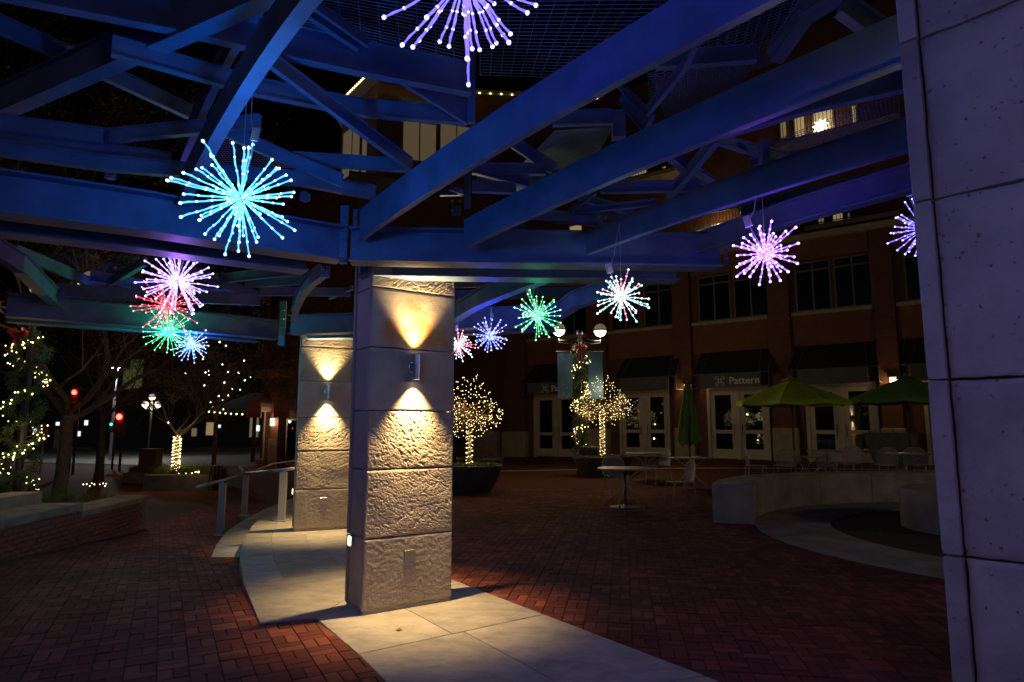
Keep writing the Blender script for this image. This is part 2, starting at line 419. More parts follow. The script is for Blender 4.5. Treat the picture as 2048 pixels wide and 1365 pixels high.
# wide part beyond the notch
o3 = outer2; L2 = [along(o3, t) for t in (0, .12, .24, .36, .48, .62, .76, .88, 1)]
I2 = [along(inner[2:], t) for t in (0, .12, .24, .36, .48, .62, .76, .88, 1)]
C0 = outer[-1]
slab([L2[0], C0, C0.lerp(I2[1], .5), L2[1]], Tz, -.6)
slab([C0, I2[0], I2[1], C0.lerp(I2[1], .5)], Tz, -.6)
L2[1] = L2[1]
for i in range(1, 8):
    a0, b0, a1, b1 = L2[i], I2[i], L2[i+1], I2[i+1]
    if i == 1: b0 = I2[1]
    m0 = a0.lerp(b0, .45 + .1*(i % 2)); m1 = a1.lerp(b1, .45 + .1*(i % 2))
    n0 = a0.lerp(b0, .2); n1 = a1.lerp(b1, .2)
    slab([a0, n0, n1, a1], Tz, -.7); slab([n0, m0, m1, n1], Tz, -.7); slab([m0, b0, b1, m1], Tz, -.7)
bed = [outer[-1] + Vector((.02,0))] + [p + (I2[-1]-p).normalized()*.03 for p in outer2[:-1]] + [I2[-1]] + [p.copy() for p in reversed(inner[2:-1])]
mb = MB(); mb.prism([(p.x,p.y) for p in reversed([outer2[0]+Vector((.03,.03))]+[p + Vector((.03,0)) for p in outer2[1:]]+list(reversed(inner[2:]))+[outer[-1]])][::-1], -.1, Tz-.006); mb.build('terrace_bed', M_PAVE, terr)
lw = [at(421,1118,-.17).to_2d(), at(432,1092,-.17).to_2d(), at(452,1066,-.17).to_2d(), at(487,1042,-.17).to_2d(), at(530,1020,-.17).to_2d(), at(580,1000,-.17).to_2d()]
up_ = [at(474,1116,-.17).to_2d(), at(474,1092,-.17).to_2d(), at(492,1060,-.17).to_2d(), at(520,1037,-.17).to_2d(), at(560,1015,-.17).to_2d(), at(605,996,-.17).to_2d()]
for i in range(5):
    slab([lw[i], up_[i] + Vector((.12,0)), up_[i+1] + Vector((.12,0)), lw[i+1]], -.155, -.75)

# ------------------------------------------------------------------ pillars
def hn(x, z, seed, kind):
    if kind == 'rough':
        t_ = .9 if seed % 2 else -.7; u = x + z*t_*.6; v = z - x*t_*.8
        w = noise.noise(Vector((x*5, z*5, seed)))*.25
        n1 = noise.noise(Vector((u*20+w*6, v*44, seed*1.3))); n2 = noise.noise(Vector((u*48, v*85+w*8, seed*2.1))); n3 = noise.noise(Vector((x*12+seed, z*14, seed)))
        lo = noise.noise(Vector((x*4, z*5, seed*5)))
        return .0045*lo - .0085*max(0, n1-.08)*(1+n3) - .0045*max(0, n2-.02) + .0045*max(0, n3)*n1 + .0018*noise.noise(Vector((x*160, z*160, seed)))
    if kind == 'half':
        return .0016*noise.fractal(Vector((x*25+seed*2, z*30, seed)), .9, 2.0, 4)
    a = noise.fractal(Vector((x*9+seed*2, z*9, seed)), .8, 2.0, 3)
    v = .0012*a
    if kind == 'pit':
        d, _ = noise.voronoi(Vector((x*16, z*16, seed)))
        if noise.cell(Vector((round(x*16), round(z*16), seed))) > .78 and d[0] < .2: v -= .006*(1 - d[0]/.2)
    return v
def veneer(name, u0, u1, z0, z1, M, th, kind, seed, m, parent, res=.007, edge=.006):
    """slab whose outer face is local y=0 (outward -y), spanning u (x) and z"""
    nu = max(2, int((u1-u0)/res)); nz = max(2, int((z1-z0)/res))
    mb = MB()
    for j in range(nz+1):
        for i in range(nu+1):
            x = u0 + (u1-u0)*i/nu; z = z0 + (z1-z0)*j/nz
            h = hn(x, z, seed, kind)
            de = min(i/nu*(u1-u0), (1-i/nu)*(u1-u0), j/nz*(z1-z0), (1-j/nz)*(z1-z0))
            k = min(1, de/.018); h = h*(.25+.75*k) - (1-k)**2*edge
            e1 = .0022*noise.noise(Vector((x*30, z*30, seed))) + .003*noise.noise(Vector((x*7, z*7, seed+9)))
            xx, zz = x, z
            if kind == 'pit': e1 *= 1.2
            if i in (0, nu): xx += e1
            if j in (0, nz): zz += e1
            mb.v.append(tuple(M @ Vector((xx, -h, zz))))
    W_ = nu+1
    for j in range(nz):
        for i in range(nu): mb.face((j*W_+i, j*W_+i+1, (j+1)*W_+i+1, (j+1)*W_+i))
    ring = [i for i in range(nu+1)] + [j*W_+nu for j in range(1, nz+1)] + [nz*W_+i for i in range(nu-1,-1,-1)] + [j*W_ for j in range(nz-1,0,-1)]
    b = len(mb.v)
    iM = M.inverted()
    for r in ring:
        q = iM @ Vector(mb.v[r]); q.y = th; mb.v.append(tuple(M @ q))
    n = len(ring)
    for i in range(n): j=(i+1)%n; mb.face((ring[j], ring[i], b+i, b+j))
    mb.face([b+i for i in range(n)])
    o = mb.build(name, m, parent, world=False, smooth=False)
    return o
JZ = [.045, .60, 1.147, 1.632, 2.162, 2.672, 2.768]
def pillar(cx_, cy_, ang, label, kinds, res, big=None, zb=.017, mats=None, wd=.80, dp=.40):
    t = thing('stone_pillar', label, 'pillar', (cx_, cy_, 0), ang, 'limestone pillars carrying the pergola')
    core = MB(); core.box(-wd/2+.055, wd/2-.055, -dp/2+.05, dp/2-.05, zb-.02, 2.93); core.build('core', M_MORTAR, t, world=False)
    base = MB(); base.box(-wd/2+.012, wd/2-.012, -dp/2+.012, dp/2-.012, zb, .043); base.build('plinth', M_LIME, t, world=False)
    for k in range(6):
        z0, z1 = JZ[k]+.004, JZ[k+1]-.004 + (.2 if k == 5 else 0)
        for side in range(4):
            kd = kinds[k] if side in (0, 2) else ('pit' if big == 'pit' else 'smooth')
            rs = res if side == 0 else (.012 if not (big == 'pit' and side == 3) else .006)
            if big == 'pit' and side == 0: kd = 'smooth'
            if side == 0: M = Matrix.Translation((0, -dp/2, 0)); w = wd/2
            elif side == 2: M = Matrix.Translation((0, dp/2, 0)) @ Matrix.Rotation(math.pi, 4, 'Z'); w = wd/2
            elif side == 1: M = Matrix.Translation((wd/2-.008, 0, 0)) @ Matrix.Rotation(math.pi/2, 4, 'Z'); w = dp/2-.058
            else: M = Matrix.Translation((-wd/2+.008, 0, 0)) @ Matrix.Rotation(-math.pi/2, 4, 'Z'); w = dp/2-.058
            mm = M_ROCK if kd == 'rough' else (M_LIME_PIT if big == 'pit' else M_LIME)
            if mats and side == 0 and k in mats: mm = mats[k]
            off = rnd.uniform(-.004,.004) if k else 0
            veneer('stone_block', -w, w, z0+off*0, z1, M, .05, kd, rnd.randint(1, 999), mm, t, res=rs)
    return t
P1a = G(724,1237); P1b = G(903,1206)
a1 = math.atan2(P1b.y-P1a.y, P1b.x-P1a.x)
def pc(corner, ang, wd, dp, which):
    u = Vector((math.cos(ang), math.sin(ang))); n = Vector((-u.y, u.x))
    return corner + u*wd/2 + n*dp/2 if which == 'FL' else corner + u*wd/2 - n*dp/2
W1 = (P1b-P1a).length
c1 = pc(P1a, a1, W1, .40, 'FL')
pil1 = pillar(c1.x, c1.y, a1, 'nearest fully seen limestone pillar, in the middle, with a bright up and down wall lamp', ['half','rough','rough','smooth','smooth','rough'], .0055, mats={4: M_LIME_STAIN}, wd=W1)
P2a = G(586,1067); a2 = R(21); c2 = pc(P2a, a2, .80, .40, 'FL')
pil2 = pillar(c2.x, c2.y, a2, 'farther limestone pillar behind the middle one, beside the handrail', ['half','rough','rough','smooth','rough','rough'], .009)
a3 = R(42); P3 = Vector((1.195, 1.875)); c3 = pc(P3, a3, .80, .40, 'BL')
pil3 = pillar(c3.x, c3.y, a3, 'big limestone pillar cut off by the right edge of the photo, pitted smooth slabs', ['smooth']*6, .02, big='pit')

# ------------------------------------------------------------------ wall lamps on pillars
WARM = (1, .66, .27)
def sconce(pc_, ang, face, label, watt=310, zc=2.005, wd=.8, dp=.4, off=0.0):
    s = -1 if face == 'front' else 1
    u = Vector((math.cos(ang), math.sin(ang), 0)); n = Vector((-u.y, u.x, 0)) * s
    base = Vector((pc_.x, pc_.y, zc)) + n*(dp/2) + u*off
    t = thing('wall_lamp', label, 'wall lamp', base, ang if s < 0 else ang + math.pi, 'up and down lamps on the pillars')
    b = MB(); Mx = Matrix.Rotation(math.pi/2, 4, 'X')
    b.lathe([(.001,.0),(.052,0),(.052,.014),(.045,.02),(.001,.02)], n=24); b.v = [tuple(Mx @ Vector(p)) for p in b.v]; b.build('back_plate', M_SCONCE, t, world=False, smooth=False)
    a = MB(); a.box(-.012,.012,-.07,-.018,-.012,.012); a.build('arm', M_SCONCE, t, world=False)
    h = MB(); h.lathe([(.027,-.105),(.031,-.107),(.031,.107),(.027,.105),(.027,-.105)], (0,-.068,0), 24); h.build('lamp_housing', M_SCONCE, t, world=False, smooth=False)
    for z in (-.098,.098): l = MB(); l.lathe([(.0001,z),(.0265,z)], (0,-.068,0), 20); l.build('lens', M_WARMLIT, t, world=False)
    for sgn in (-1, 1):
        lamp('SPOT', 'sconce_beam', wmat(t) @ Vector((0,-.068,.112*sgn)), WARM, watt*(1.0 if sgn < 0 else .6), t, r=.03, rot=(0 if sgn < 0 else math.pi, 0, 0), spot=R(84), blend=1.0)
    return t
sconce(c1, a1, 'front', 'lit up and down lamp on the front of the nearest middle pillar', wd=W1)
sconce(c1, a1, 'back', 'lit up and down lamp on the rear of the middle pillar', wd=W1)
sconce(c2, a2, 'front', 'lit up and down lamp on the farther pillar beside the handrail')
sconce(c2, a2, 'back', 'lit up and down lamp on the rear of the farther pillar')
sconce(c3, a3, 'back', 'lit up and down lamp on the rear of the right edge pillar', watt=20)

# outlet covers and step lights
def cover(pc_, ang, dp, label, off=.02, z=.43):
    u = Vector((math.cos(ang), math.sin(ang), 0)); n = Vector((u.y, -u.x, 0))
    p = Vector((pc_.x, pc_.y, z)) + n*(dp/2+.001) + u*off
    t = thing('outlet_cover', label, 'outlet cover', p, ang, 'metal outlet covers on the pillars')
    m = MB(); m.bbox(-.052,.052,-.05,.05,-.02,.0045,.002, Matrix.Rotation(math.pi/2,4,'X')); m.build('lid', M_ALU, t, world=False)
    k = MB(); k.box(-.045,.045,-.0065,-.0046,-.042,-.036); k.box(-.056,.056,-.004,.0,-.054,-.0505); k.build('hinge', M_SCONCE, t, world=False)
cover(c1, a1, .4, 'small square metal cover low on the nearest middle pillar', .0)
cover(c2, a2, .4, 'small square metal cover low on the farther pillar', .0)
def steplight(pc_, ang, wd, label):
    u = Vector((math.cos(ang), math.sin(ang), 0)); n = Vector((-u.y, u.x, 0))
    p = Vector((pc_.x, pc_.y, .555)) - u*(wd/2+.004) + n*.08
    t = thing('step_light', label, 'step light', p, ang + math.pi/2*3, 'small step lights on pillar sides')
    m = MB(); m.box(-.035,.035,-.012,.012,-.05,.05); m.build('housing', M_SCONCE, t, world=False)
    l = MB(); l.box(-.024,.024,-.016,-.0125,-.036,.036); l.build('lens', M_WARMLIT, t, world=False)
steplight(c1, a1, W1, 'small glowing step light on the left side of the middle pillar')
steplight(c2, a2, .8, 'small glowing step light on the left side of the farther pillar')

# ------------------------------------------------------------------ steel pergola
per = thing('steel_pergola', 'blue lit painted steel pergola resting on the stone pillars', 'pergola', (-1, 5, 2.77))
ZB, ZT = 2.77, 3.04
def ibeam_path(pts, h, w=.2, name='girder', lab=None, ftop=True, tw=.022, tf=.014):
    """pts: bottom centre line; web plus two flanges following the path"""
    pts = [Vector(p) for p in pts]; web = MB(); fl = MB(); ft = MB()
    def strip(mb, dz0, dz1, w_):
        rings = []
        for i, p in enumerate(pts):
            d = pts[min(i+1,len(pts)-1)] - pts[max(i-1,0)]; d2 = Vector((d.x,d.y,0))
            d2.normalize(); sd = Vector((d2.y,-d2.x,0))
            dd = d.normalized(); u = sd.cross(dd).normalized()
            if u.z < 0: u = -u
            rings.append([p-sd*w_/2+u*dz0, p+sd*w_/2+u*dz0, p+sd*w_/2+u*dz1, p-sd*w_/2+u*dz1])
        mb.loft(rings, cap=True)
    strip(web, tf, h-tf, tw); o = web.build(name, M_STEEL, per)
    strip(fl, 0, tf, w); fl.build('flange', M_STEEL, o)
    if ftop: strip(ft, h-tf, h, w); ft.build('flange', M_STEEL, o)
    return o
def gird(pxs, z=ZB, off=0.0, h=.27, w=.2, name='ring_girder'):
    pts = [at(x, y, z) for x, y in pxs]
    res = []
    for i, p in enumerate(pts):
        d = pts[min(i+1,len(pts)-1)] - pts[max(i-1,0)]; d.z = 0; d.normalize(); n = Vector((-d.y, d.x, 0))
        if n.y < 0: n = -n
        res.append(p + n*(w/2 + off))
    return ibeam_path(res, h, w, name), res
g1, g1p = gird([(-420,370),(0,424),(300,462),(464,488),(688,519)])
g2, _ = gird([(-420,370),(0,424),(300,462),(464,488),(655,515)], off=.50)
g3, g3p = gird([(696,520),(903,524),(1450,533)])
g4, _ = gird([(696,520),(903,524),(1400,532)], off=.50)
g5, g5p = gird([(10,632),(300,655),(560,679)]); g6, _ = gird([(10,632),(300,655),(545,678)], off=.5)
g7, _ = gird([(574,668),(697,665),(903,658),(1110,650)]); g8, _ = gird([(574,668),(697,665),(903,658),(1090,650)], off=.5)
# girder running from the end of the near girder to the right pillar
g9, _ = gird([(1384,508),(1600,440),(1806,384),(2100,290)], z=2.9, h=.17, w=.09)
g10, _ = gird([(1480,432),(1600,404),(1806,358),(2100,270)], z=3.15, h=.10, w=.06)
def bar(pts, z, w=.06, h=.10, name='purlin', mtop=None):
    P = []
    for i, q in enumerate(pts):
        zz = z if not isinstance(z, (list,tuple)) else z[i]
        P.append(at(q[0], q[1], zz))
    mb = MB(); full = w; w = w*.45
    if len(P) == 2: mb.beam(P[0], P[1], w, h)
    else:
        rings = []
        for i, p in enumerate(P):
            d = P[min(i+1,len(P)-1)] - P[max(i-1,0)]; d.z = 0; d.normalize(); sd = Vector((d.y,-d.x,0))*w/2
            rings.append([p-sd, p+sd, p+sd+Vector((0,0,h)), p-sd+Vector((0,0,h))])
        mb.loft(rings, cap=True)
    o = mb.build(name, M_STEEL, per)
    for dz in (-.010, h):
        fb_ = MB()
        for a_, b_ in zip(P, P[1:]): fb_.beam(a_ + Vector((0,0,dz)), b_ + Vector((0,0,dz)), full, .010)
        fb_.build('flange', M_STEEL, o)
    return o
# splice plates and bolts on the girders
def plate(px, y0, y1, depth, w=.09, th=.03, name='splice_plate'):
    a = atd(px, y0, depth); b = atd(px, y1, depth); m = MB(); m.box(a.x-w/2, a.x+w/2, a.y-th/2, a.y+th/2, b.z, a.z)
    o = m.build(name, M_STEEL, per)
    k = MB()
    for q in (.2,.4,.6,.8):
        for sx in (-.25,.25): k.octa((a.x+sx*w, a.y-th/2-.004, b.z+(a.z-b.z)*q), .009)
    k.build('bolt_heads', M_ALU, o, kind='stuff')
plate(690, 413, 528, 4.93, .06); plate(712, 420, 520, 4.98, .035); plate(567, 604, 692, 9.4, .09); plate(652,530,556,5.3,.06); plate(1450,468,530,5.12,.02)

# rafters: arched plates running away from the camera to the left
DR = Vector((-.637, .77))
def rafter(foot, depth, px, h=.26, w=.045, name='rafter', ext=1.2):
    f0 = atd(foot[0], foot[1], depth)
    pts = [f0] + [atpl(x, y, f0, DR) for x, y in px]
    # smooth by a quadratic height profile in plane distance
    ds = [(p.xy - f0.xy).length for p in pts]; zs = [p.z for p in pts]
    P = [(-ds[i], zs[i]) for i in range(len(pts))]
    L = ds[-1] + ext; out = []
    n = 14
    # least squares quadratic
    import numpy as np
    co = np.polyfit(ds, zs, 2)
    for i in range(n+1):
        s = L*i/n; z = float(np.polyval(co, s)) if s <= ds[-1] else float(np.polyval(co, ds[-1]) + (s-ds[-1])*max(np.polyval(np.polyder(co), ds[-1]), 0))
        out.append((f0.x - DR.x*s, f0.y - DR.y*s, z))
    print('rafter', [round(c,3) for c in co], [round(c[2],2) for c in out], 'end y', round(out[-1][1],2), 'ds', [round(d,2) for d in ds])
    return ibeam_path(out, h, w, name, tw=w*.55, tf=.012, ftop=False)
rafter((723,480), 4.85, [(937,341),(1025,288),(1320,119),(1393,84),(1569,0)])
rafter((932,497), 4.9, [(1064,434),(1251,352),(1421,285),(1790,137)], h=.24)
rafter((1175,511), 4.95, [(1263,478),(1500,399),(1527,390),(1803,308)], h=.2, ext=1.5)
rafter((366,410), 4.25, [(420,310),(500,165),(560,85),(625,0)], h=.24, w=.075, ext=.5)
rafter((366,330), 4.75, [(418,197),(485,88),(531,0)], h=.24, w=.05, ext=.5)

# purlins, struts, braces: pixel-measured end points set at their own heights
bar([(-120,-30),(77,9),(376,67),(548,109),(720,146),(941,188)], 3.72, .07, .20)
bar([(-60,38),(0,65),(151,130),(381,237)], 3.95, .05, .10)
bar([(222,108),(274,123),(418,163),(506,188),(720,230),(934,247)], 3.60, .05, .10)
bar([(-60,249),(0,257),(206,283)], 3.50, .05, .085)
bar([(212,284),(330,272),(446,262),(520,255)], 3.52, .05, .08)
bar([(-80,303),(0,310),(207,339),(351,351),(600,369),(750,397)], 3.26, .06, .085)
bar([(-80,283),(0,290),(340,330)], 3.42, .05, .085)
bar([(584,328),(700,334),(818,342)], 3.38, .05, .075)
bar([(534,127),(821,341)], [3.62, 3.30], .04, .08, 'brace')
bar([(436,265),(576,329),(685,373)], [3.52,3.36,3.2], .04, .08, 'brace')
bar([(800,163),(934,247)], [3.75,3.58], .03, .14, 'brace')
bar([(600,22),(715,100)], [3.95,3.85], .04, .08, 'brace'); bar([(612,5),(735,92)], [3.98,3.88], .03, .05, 'brace')
bar([(-10,236),(200,146),(380,70),(506,14),(580,-18)], 3.70, .10, .20, 'tie_beam')
bar([(944,346),(1092,348)], 3.5, .05, .07); bar([(950,346),(1056,373)], [3.5,3.4], .05, .07, 'brace')
bar([(1022,293),(1102,346)], [3.75,3.5], .05, .09, 'brace'); bar([(944,382),(1032,386)], 3.3, .05, .07)
bar([(900,378),(928,390)], 3.35, .03, .03, 'brace'); bar([(880,390),(930,389)], 3.35, .03, .03, 'brace')
bar([(1105,250),(1225,247)], 3.8, .05, .10); bar([(1240,205),(1292,262)], [3.95,3.6], .08, .12, 'brace')
bar([(1340,317),(1381,352),(1428,378)], 3.5, .06, .08, 'brace'); bar([(1434,285),(1381,350),(1334,402)], [3.55,3.45,3.35], .05, .07, 'brace')
bar([(1434,285),(1500,306),(1575,325)], 3.55, .05, .06, 'brace'); bar([(1202,385),(1398,381)], 3.4, .05, .075)
bar([(1155,399),(1266,430)], [3.35,3.2], .04, .05, 'brace'); bar([(1140,428),(1310,409)], 3.2, .03, .035, 'brace')
bar([(1140,428),(1193,386)], [3.2,3.35], .03, .03, 'brace'); bar([(1060,437),(1205,452)], 3.15, .05, .07)
bar([(1552,123),(1615,35)], [3.75,3.9], .10, .10, 'brace'); bar([(1675,25),(1795,112)], [3.7,3.5], .06, .14, 'brace')
bar([(1295,230),(1369,140),(1392,91)], [3.6,3.8,3.9], .04, .05, 'brace'); bar([(1312,136),(1513,121)], 3.95, .06, .10)
bar([(1446,274),(1620,222),(1860,168)], 3.5, .06, .12); bar([(1611,36),(1660,5),(1720,-40)], 3.9, .14, .10, 'gusset_beam')
bar([(1500,330),(1700,300),(1850,270)], 3.75, .05, .05)
def post(px, y0, y1, depth, w=.045):
    a = atd(px, y0, depth); b = atd(px, y1, depth); m = MB(); m.box(a.x-w/2,a.x+w/2,a.y-w/2,a.y+w/2,b.z,a.z); m.build('strut_post', M_STEEL, per)
post(945, -60, 246, 4.25, .05); post(935, 341, 418, 4.9, .045); post(1236, 225, 278, 5.0, .10); post(1527, 283, 330, 4.6, .06); post(1536,345,386,4.4,.05)
post(221, 338, 358, 4.9, .06); post(610, 385, 403, 5.2, .05)
# members of the farther bay
bar([(-40,495),(40,545),(120,622)], [3.15,3.0,2.95], .12, .17, 'rafter'); bar([(-40,470),(0,500),(112,590)], [3.5,3.4,3.15], .06, .10, 'brace')
bar([(30,512),(120,548),(215,590)], 3.30, .06, .11); bar([(100,590),(300,602),(520,610)], 3.12, .06, .14)
bar([(180,560),(320,585),(470,600)], 3.35, .05, .12); bar([(215,576),(290,530)], 3.35, .06, .08, 'brace')
bar([(365,545),(510,600)], [3.5,3.2], .04, .12, 'brace'); bar([(440,566),(600,548)], 3.4, .05, .11); bar([(490,575),(640,566)], 3.35, .05, .10)
bar([(520,590),(700,592)], 3.15, .05, .09); bar([(660,598),(705,578)], 3.2, .04, .03, 'brace')
f0 = at(587,645,2.86); ibeam_path([f0, at(593,620,2.93), at(604,596,3.0), at(622,574,3.06), at(646,556,3.12)], .16, .08, 'rafter')
ibeam_path([at(880,660,2.80), at(960,614,2.86), at(1040,582,2.92), at(1100,562,2.95)], .2, .12, 'rafter')
ibeam_path([at(1080,664,2.80), at(1150,618,2.86), at(1230,590,2.92), at(1300,566,2.95)], .2, .12, 'rafter')
bar([(905,600),(1190,592)], 3.25, .05, .12); bar([(905,575),(1250,565)], 3.5, .05, .1)

# conduit clipped along the girders, bolted end tabs on the rafters
def conduit(P, dz, dy, r=.011):
    pts = [Vector((p.x, p.y + dy, p.z + dz)) for p in P]; m = MB(); m.tube(pts, r, 6); o = m.build('conduit', M_STEEL, per, smooth=True)
conduit(g1p, .285, -.03); conduit(g3p, .285, -.03); conduit(g5p, .29, -.03)
def tab(px, py, depth, w=.10, h=.16):
    p = atd(px, py, depth); m = MB(); m.box(p.x-w/2,p.x+w/2,p.y-.006,p.y+.006,p.z,p.z+h); o = m.build('end_tab', M_STEEL, per)
    for sx in (-.03,.03):
        for sz in (.04,.12): k = MB(); k.lathe([(.001,.012),(.009,.012),(.011,0)], n=6); Mx = Matrix.Translation((p.x+sx,p.y-.006,p.z+sz)) @ Matrix.Rotation(math.pi/2,4,'X'); k.v = [tuple(Mx @ Vector(q)) for q in k.v]; k.build('bolt', M_ALU, o)
for q in ((221,352,4.75,.08,.07),(610,402,4.95,.08,.06),(752,425,4.97,.09,.10),(912,432,5.0,.07,.08),(1205,465,5.05,.08,.08),(1040,462,5.05,.08,.07)): tab(*q)
# wire mesh panels
def meshpanel(c4, z, n1, n2, r=.003, amp=0.0, name='mesh_panel'):
    P = [at(x, y, z if not isinstance(z,(list,tuple)) else z[i]) for i, (x, y) in enumerate(c4)]
    mb = MB()
    def pt(u, v):
        p = P[0].lerp(P[1], u).lerp(P[3].lerp(P[2], u), v); p.z += amp*math.sin(math.pi*u)*math.sin(math.pi*v); return p
    for i in range(n1+1):
        mb.tube([pt(k/6, i/n1) for k in range(7)], r, 3, cap=False)
    for i in range(n2+1):
        mb.tube([pt(i/n2, k/6) for k in range(7)], r*.8, 3, cap=False)
    return mb.build(name, M_STEEL, per, kind='stuff')
meshpanel([(585,-150),(945,-170),(942,150),(600,60)], 4.15, 36, 9, .0045)
meshpanel([(960,-170),(1560,-200),(1240,160),(960,150)], 4.15, 40, 14, .0035)
meshpanel([(1290,60),(1620,-30),(1560,120),(1300,220)], 4.2, 26, 16)
meshpanel([(1300,150),(1510,125),(1450,210),(1330,232)], 4.1, 22, 30, .0025)
meshpanel([(1030,344),(1110,262),(1225,254),(1180,335)], 4.0, 34, 44, .003, .10)
meshpanel([(955,352),(1090,352),(1075,385),(955,378)], 3.7, 16, 40, .003)
meshpanel([(1500,300),(1795,185),(1806,290),(1560,345)], 3.7, 22, 40, .0025)
meshpanel([(1400,375),(1560,325),(1600,370),(1440,400)], 3.6, 14, 26, .0025)
meshpanel([(1150,405),(1270,410),(1255,440),(1130,440)], 3.5, 14, 20, .003)
meshpanel([(60,505),(290,515),(230,545),(90,525)], 3.6, 12, 30, .0025)
meshpanel([(400,275),(520,280),(600,335),(440,335)], 3.7, 14, 22, .0025)

# ------------------------------------------------------------------ starburst lights
def burst(px, py, rpx, rad, cols, lightcol, watt, label, seed, nsp=42, z=None, hang=.5, fine=False, box=None, pos=None, bst=4.2, wst=1.15):
    rr = random.Random(seed)
    if pos is None:
        d = ray(px, py); ln = F*rad/rpx; fw = d.y*math.cos(TILT) + d.z*math.sin(TILT); c = Vector((0,0,EYE)) + d*(ln/fw)
    else:
        c = Vector(pos)
        if rpx: rad = rpx*(c.y*math.cos(TILT)+(c.z-EYE)*math.sin(TILT))/F
    t = thing('starburst_light', label, 'starburst light', c, rr.uniform(0,6), 'hanging starburst lights under the pergola')
    h = MB(); h.ball((0,0,0), rad*.07, 10, 6); h.build('hub', M_PLASTIC, t, world=False, smooth=True)
    var = []
    for k, cc in enumerate(cols):
        mw = emis('glowing_wire', cc, wst*(1.35 if fine else 1), base=(.6,.6,.6)); hot = tuple(x + (1-x)*.30 for x in cc); ml = emis('led_bulb', hot, bst)  # wire emission stands in for LED light scattered along the cable
        for v in range(2):
            L = rad*(1.0 if v == 0 else .9); wob = [Vector((rr.uniform(-1,1)*rad*.006, rr.uniform(-1,1)*rad*.006, L*s/8)) for s in range(9)]; wob[0] = Vector((0,0,rad*.05))
            kf = 1.75 if fine else 1.0; m = MB(); m.tube(wob, .0023*kf, 4)
            m.tube([p + Vector((math.cos(i*1.9), math.sin(i*1.9), 0))*.004 for i, p in enumerate(wob)], .0019*kf, 3)
            bp = [(wob[2],.0052),(wob[4],.0056),(wob[6],.0062),(wob[8],.0082)]
            bm = MB(); bm.ball((0,0,0), 1.0, 7, 5, 1.15)
            if not fine:
                m.mi = 1
                for p, r_ in bp: m.octa(p, r_*1.15)
            var.append((m.mesh('spoke', [mw, ml]), bm.mesh('led_bulb', ml, True) if fine else None, bp, L))
    for i in range(nsp):
        zz = 1 - 2*(i+.5)/nsp; ph = i*2.399963 + rr.uniform(-.45,.45); zz = max(-.98, min(.98, zz + rr.uniform(-.09,.09)))
        q = math.sqrt(1-zz*zz); v = Vector((q*math.cos(ph), q*math.sin(ph), zz))
        me, bme, bp, L = var[rr.randrange(len(var))]
        s = put('spoke', me, t); s.rotation_euler = v.to_track_quat('Z','Y').to_euler(); s.scale = (1,1,rr.uniform(.72,1.06))
        if fine:
            for p, r_ in bp:
                b = put('led_bulb', bme, s); b.location = p; b.scale = (r_,r_,r_)
    cb = MB(); cb.tube([(0,0,0),(0,0,hang)], .0018, 4); 
    pl = [Vector((.0,0,hang)), Vector((.03,.01,hang*.8)), Vector((.05,0,hang*.55)), Vector((.09,.0,rad*.95)), Vector((.06,0,rad*.6)), Vector((0,0,rad*.07))]
    cb.tube([a.lerp(b, f) for a, b in zip(pl, pl[1:]) for f in (0,.33,.66)] + [pl[-1]], .0030, 5)
    cb.build('hanging_cable', M_CABLE, t, world=False)
    ad = MB(); ad.bbox(-.022,.022,-.013,.013,-.035,.035,.005, Matrix.Translation((.092,0,rad*1.0)) @ Matrix.Rotation(.25,4,'Y')); ad.build('adapter', M_PLASTIC, t, world=False)
    if watt: lamp('POINT', 'starburst_glow', c, lightcol, watt, t, r=.06)
    return t
V = (.20,.13,1.0); CY = (.10,.55,1.0); LI = (.50,.34,1.0); RE = (1,.03,.07); GN = (.04,.9,.25); BL = (.16,.18,1.0); WH = (.75,.85,.95); VI = (.40,.15,1.0)
def hang(px, py, foot, depth, dz=0):
    """point under a pixel, in the vertical plane of the rafter it hangs from"""
    f = atd(foot[0], foot[1], depth); return atpl(px, py, f + Vector((.02,.03,0)), DR)
burst(930,-48,206,.36,[V],(.012,.04,1),30,'violet blue starburst cut off by the top edge of the photo',1,56,fine=True,hang=.6)
burst(482,397,126,.33,[CY],(.0,.22,1),66,'bright cyan starburst hanging at the upper left with a white adapter',2,54,fine=True,hang=.78,pos=hang(482,397,(366,410),4.25))
burst(355,563,78,.31,[LI],(.30,.08,1),17,'lilac white starburst in front of the red one',3,52,fine=True,hang=.55)
burst(335,612,68,.34,[RE],(1,.05,.08),4,'red starburst behind the lilac one',4,hang=.5)
burst(338,664,52,.34,[GN],(.0,.8,.3),40,'green starburst at the left, below the red one',5,hang=.6)
burst(383,690,38,.26,[BL,WH,BL],(.01,.14,1),48,'small blue white starburst right of the left green one',6,hang=.6)
burst(917,690,36,.22,[WH,WH,RE],(.5,.6,1),2,'white starburst half hidden by the middle pillar',7,hang=.6)
burst(980,672,42,.24,[BL],(.03,.08,1),24,'blue starburst right of the middle pillar above the lit tree',8,hang=.6)
burst(1075,632,52,.26,[GN,GN,(.3,1,.5)],(.0,.8,.3),3,'green starburst beside the post lamp globe',9,hang=.36)
burst(1237,600,56,.32,[WH,WH,(1,.15,.2),(.3,.9,.8)],(.4,.6,.9),3,'white and red starburst above the right lamp globe',10,hang=.55,pos=hang(1237,600,(1175,511),4.95)-Vector((0,.12,0)))
burst(1530,507,70,.30,[VI],(.16,.03,1),14,'purple starburst in front of the dark upper windows',11,fine=True,hang=.5,pos=hang(1530,507,(1175,511),4.95))
burst(1846,458,78,.34,[V],(.03,.05,1),16,'blue starburst half hidden by the right edge pillar',12,fine=True,hang=.5)
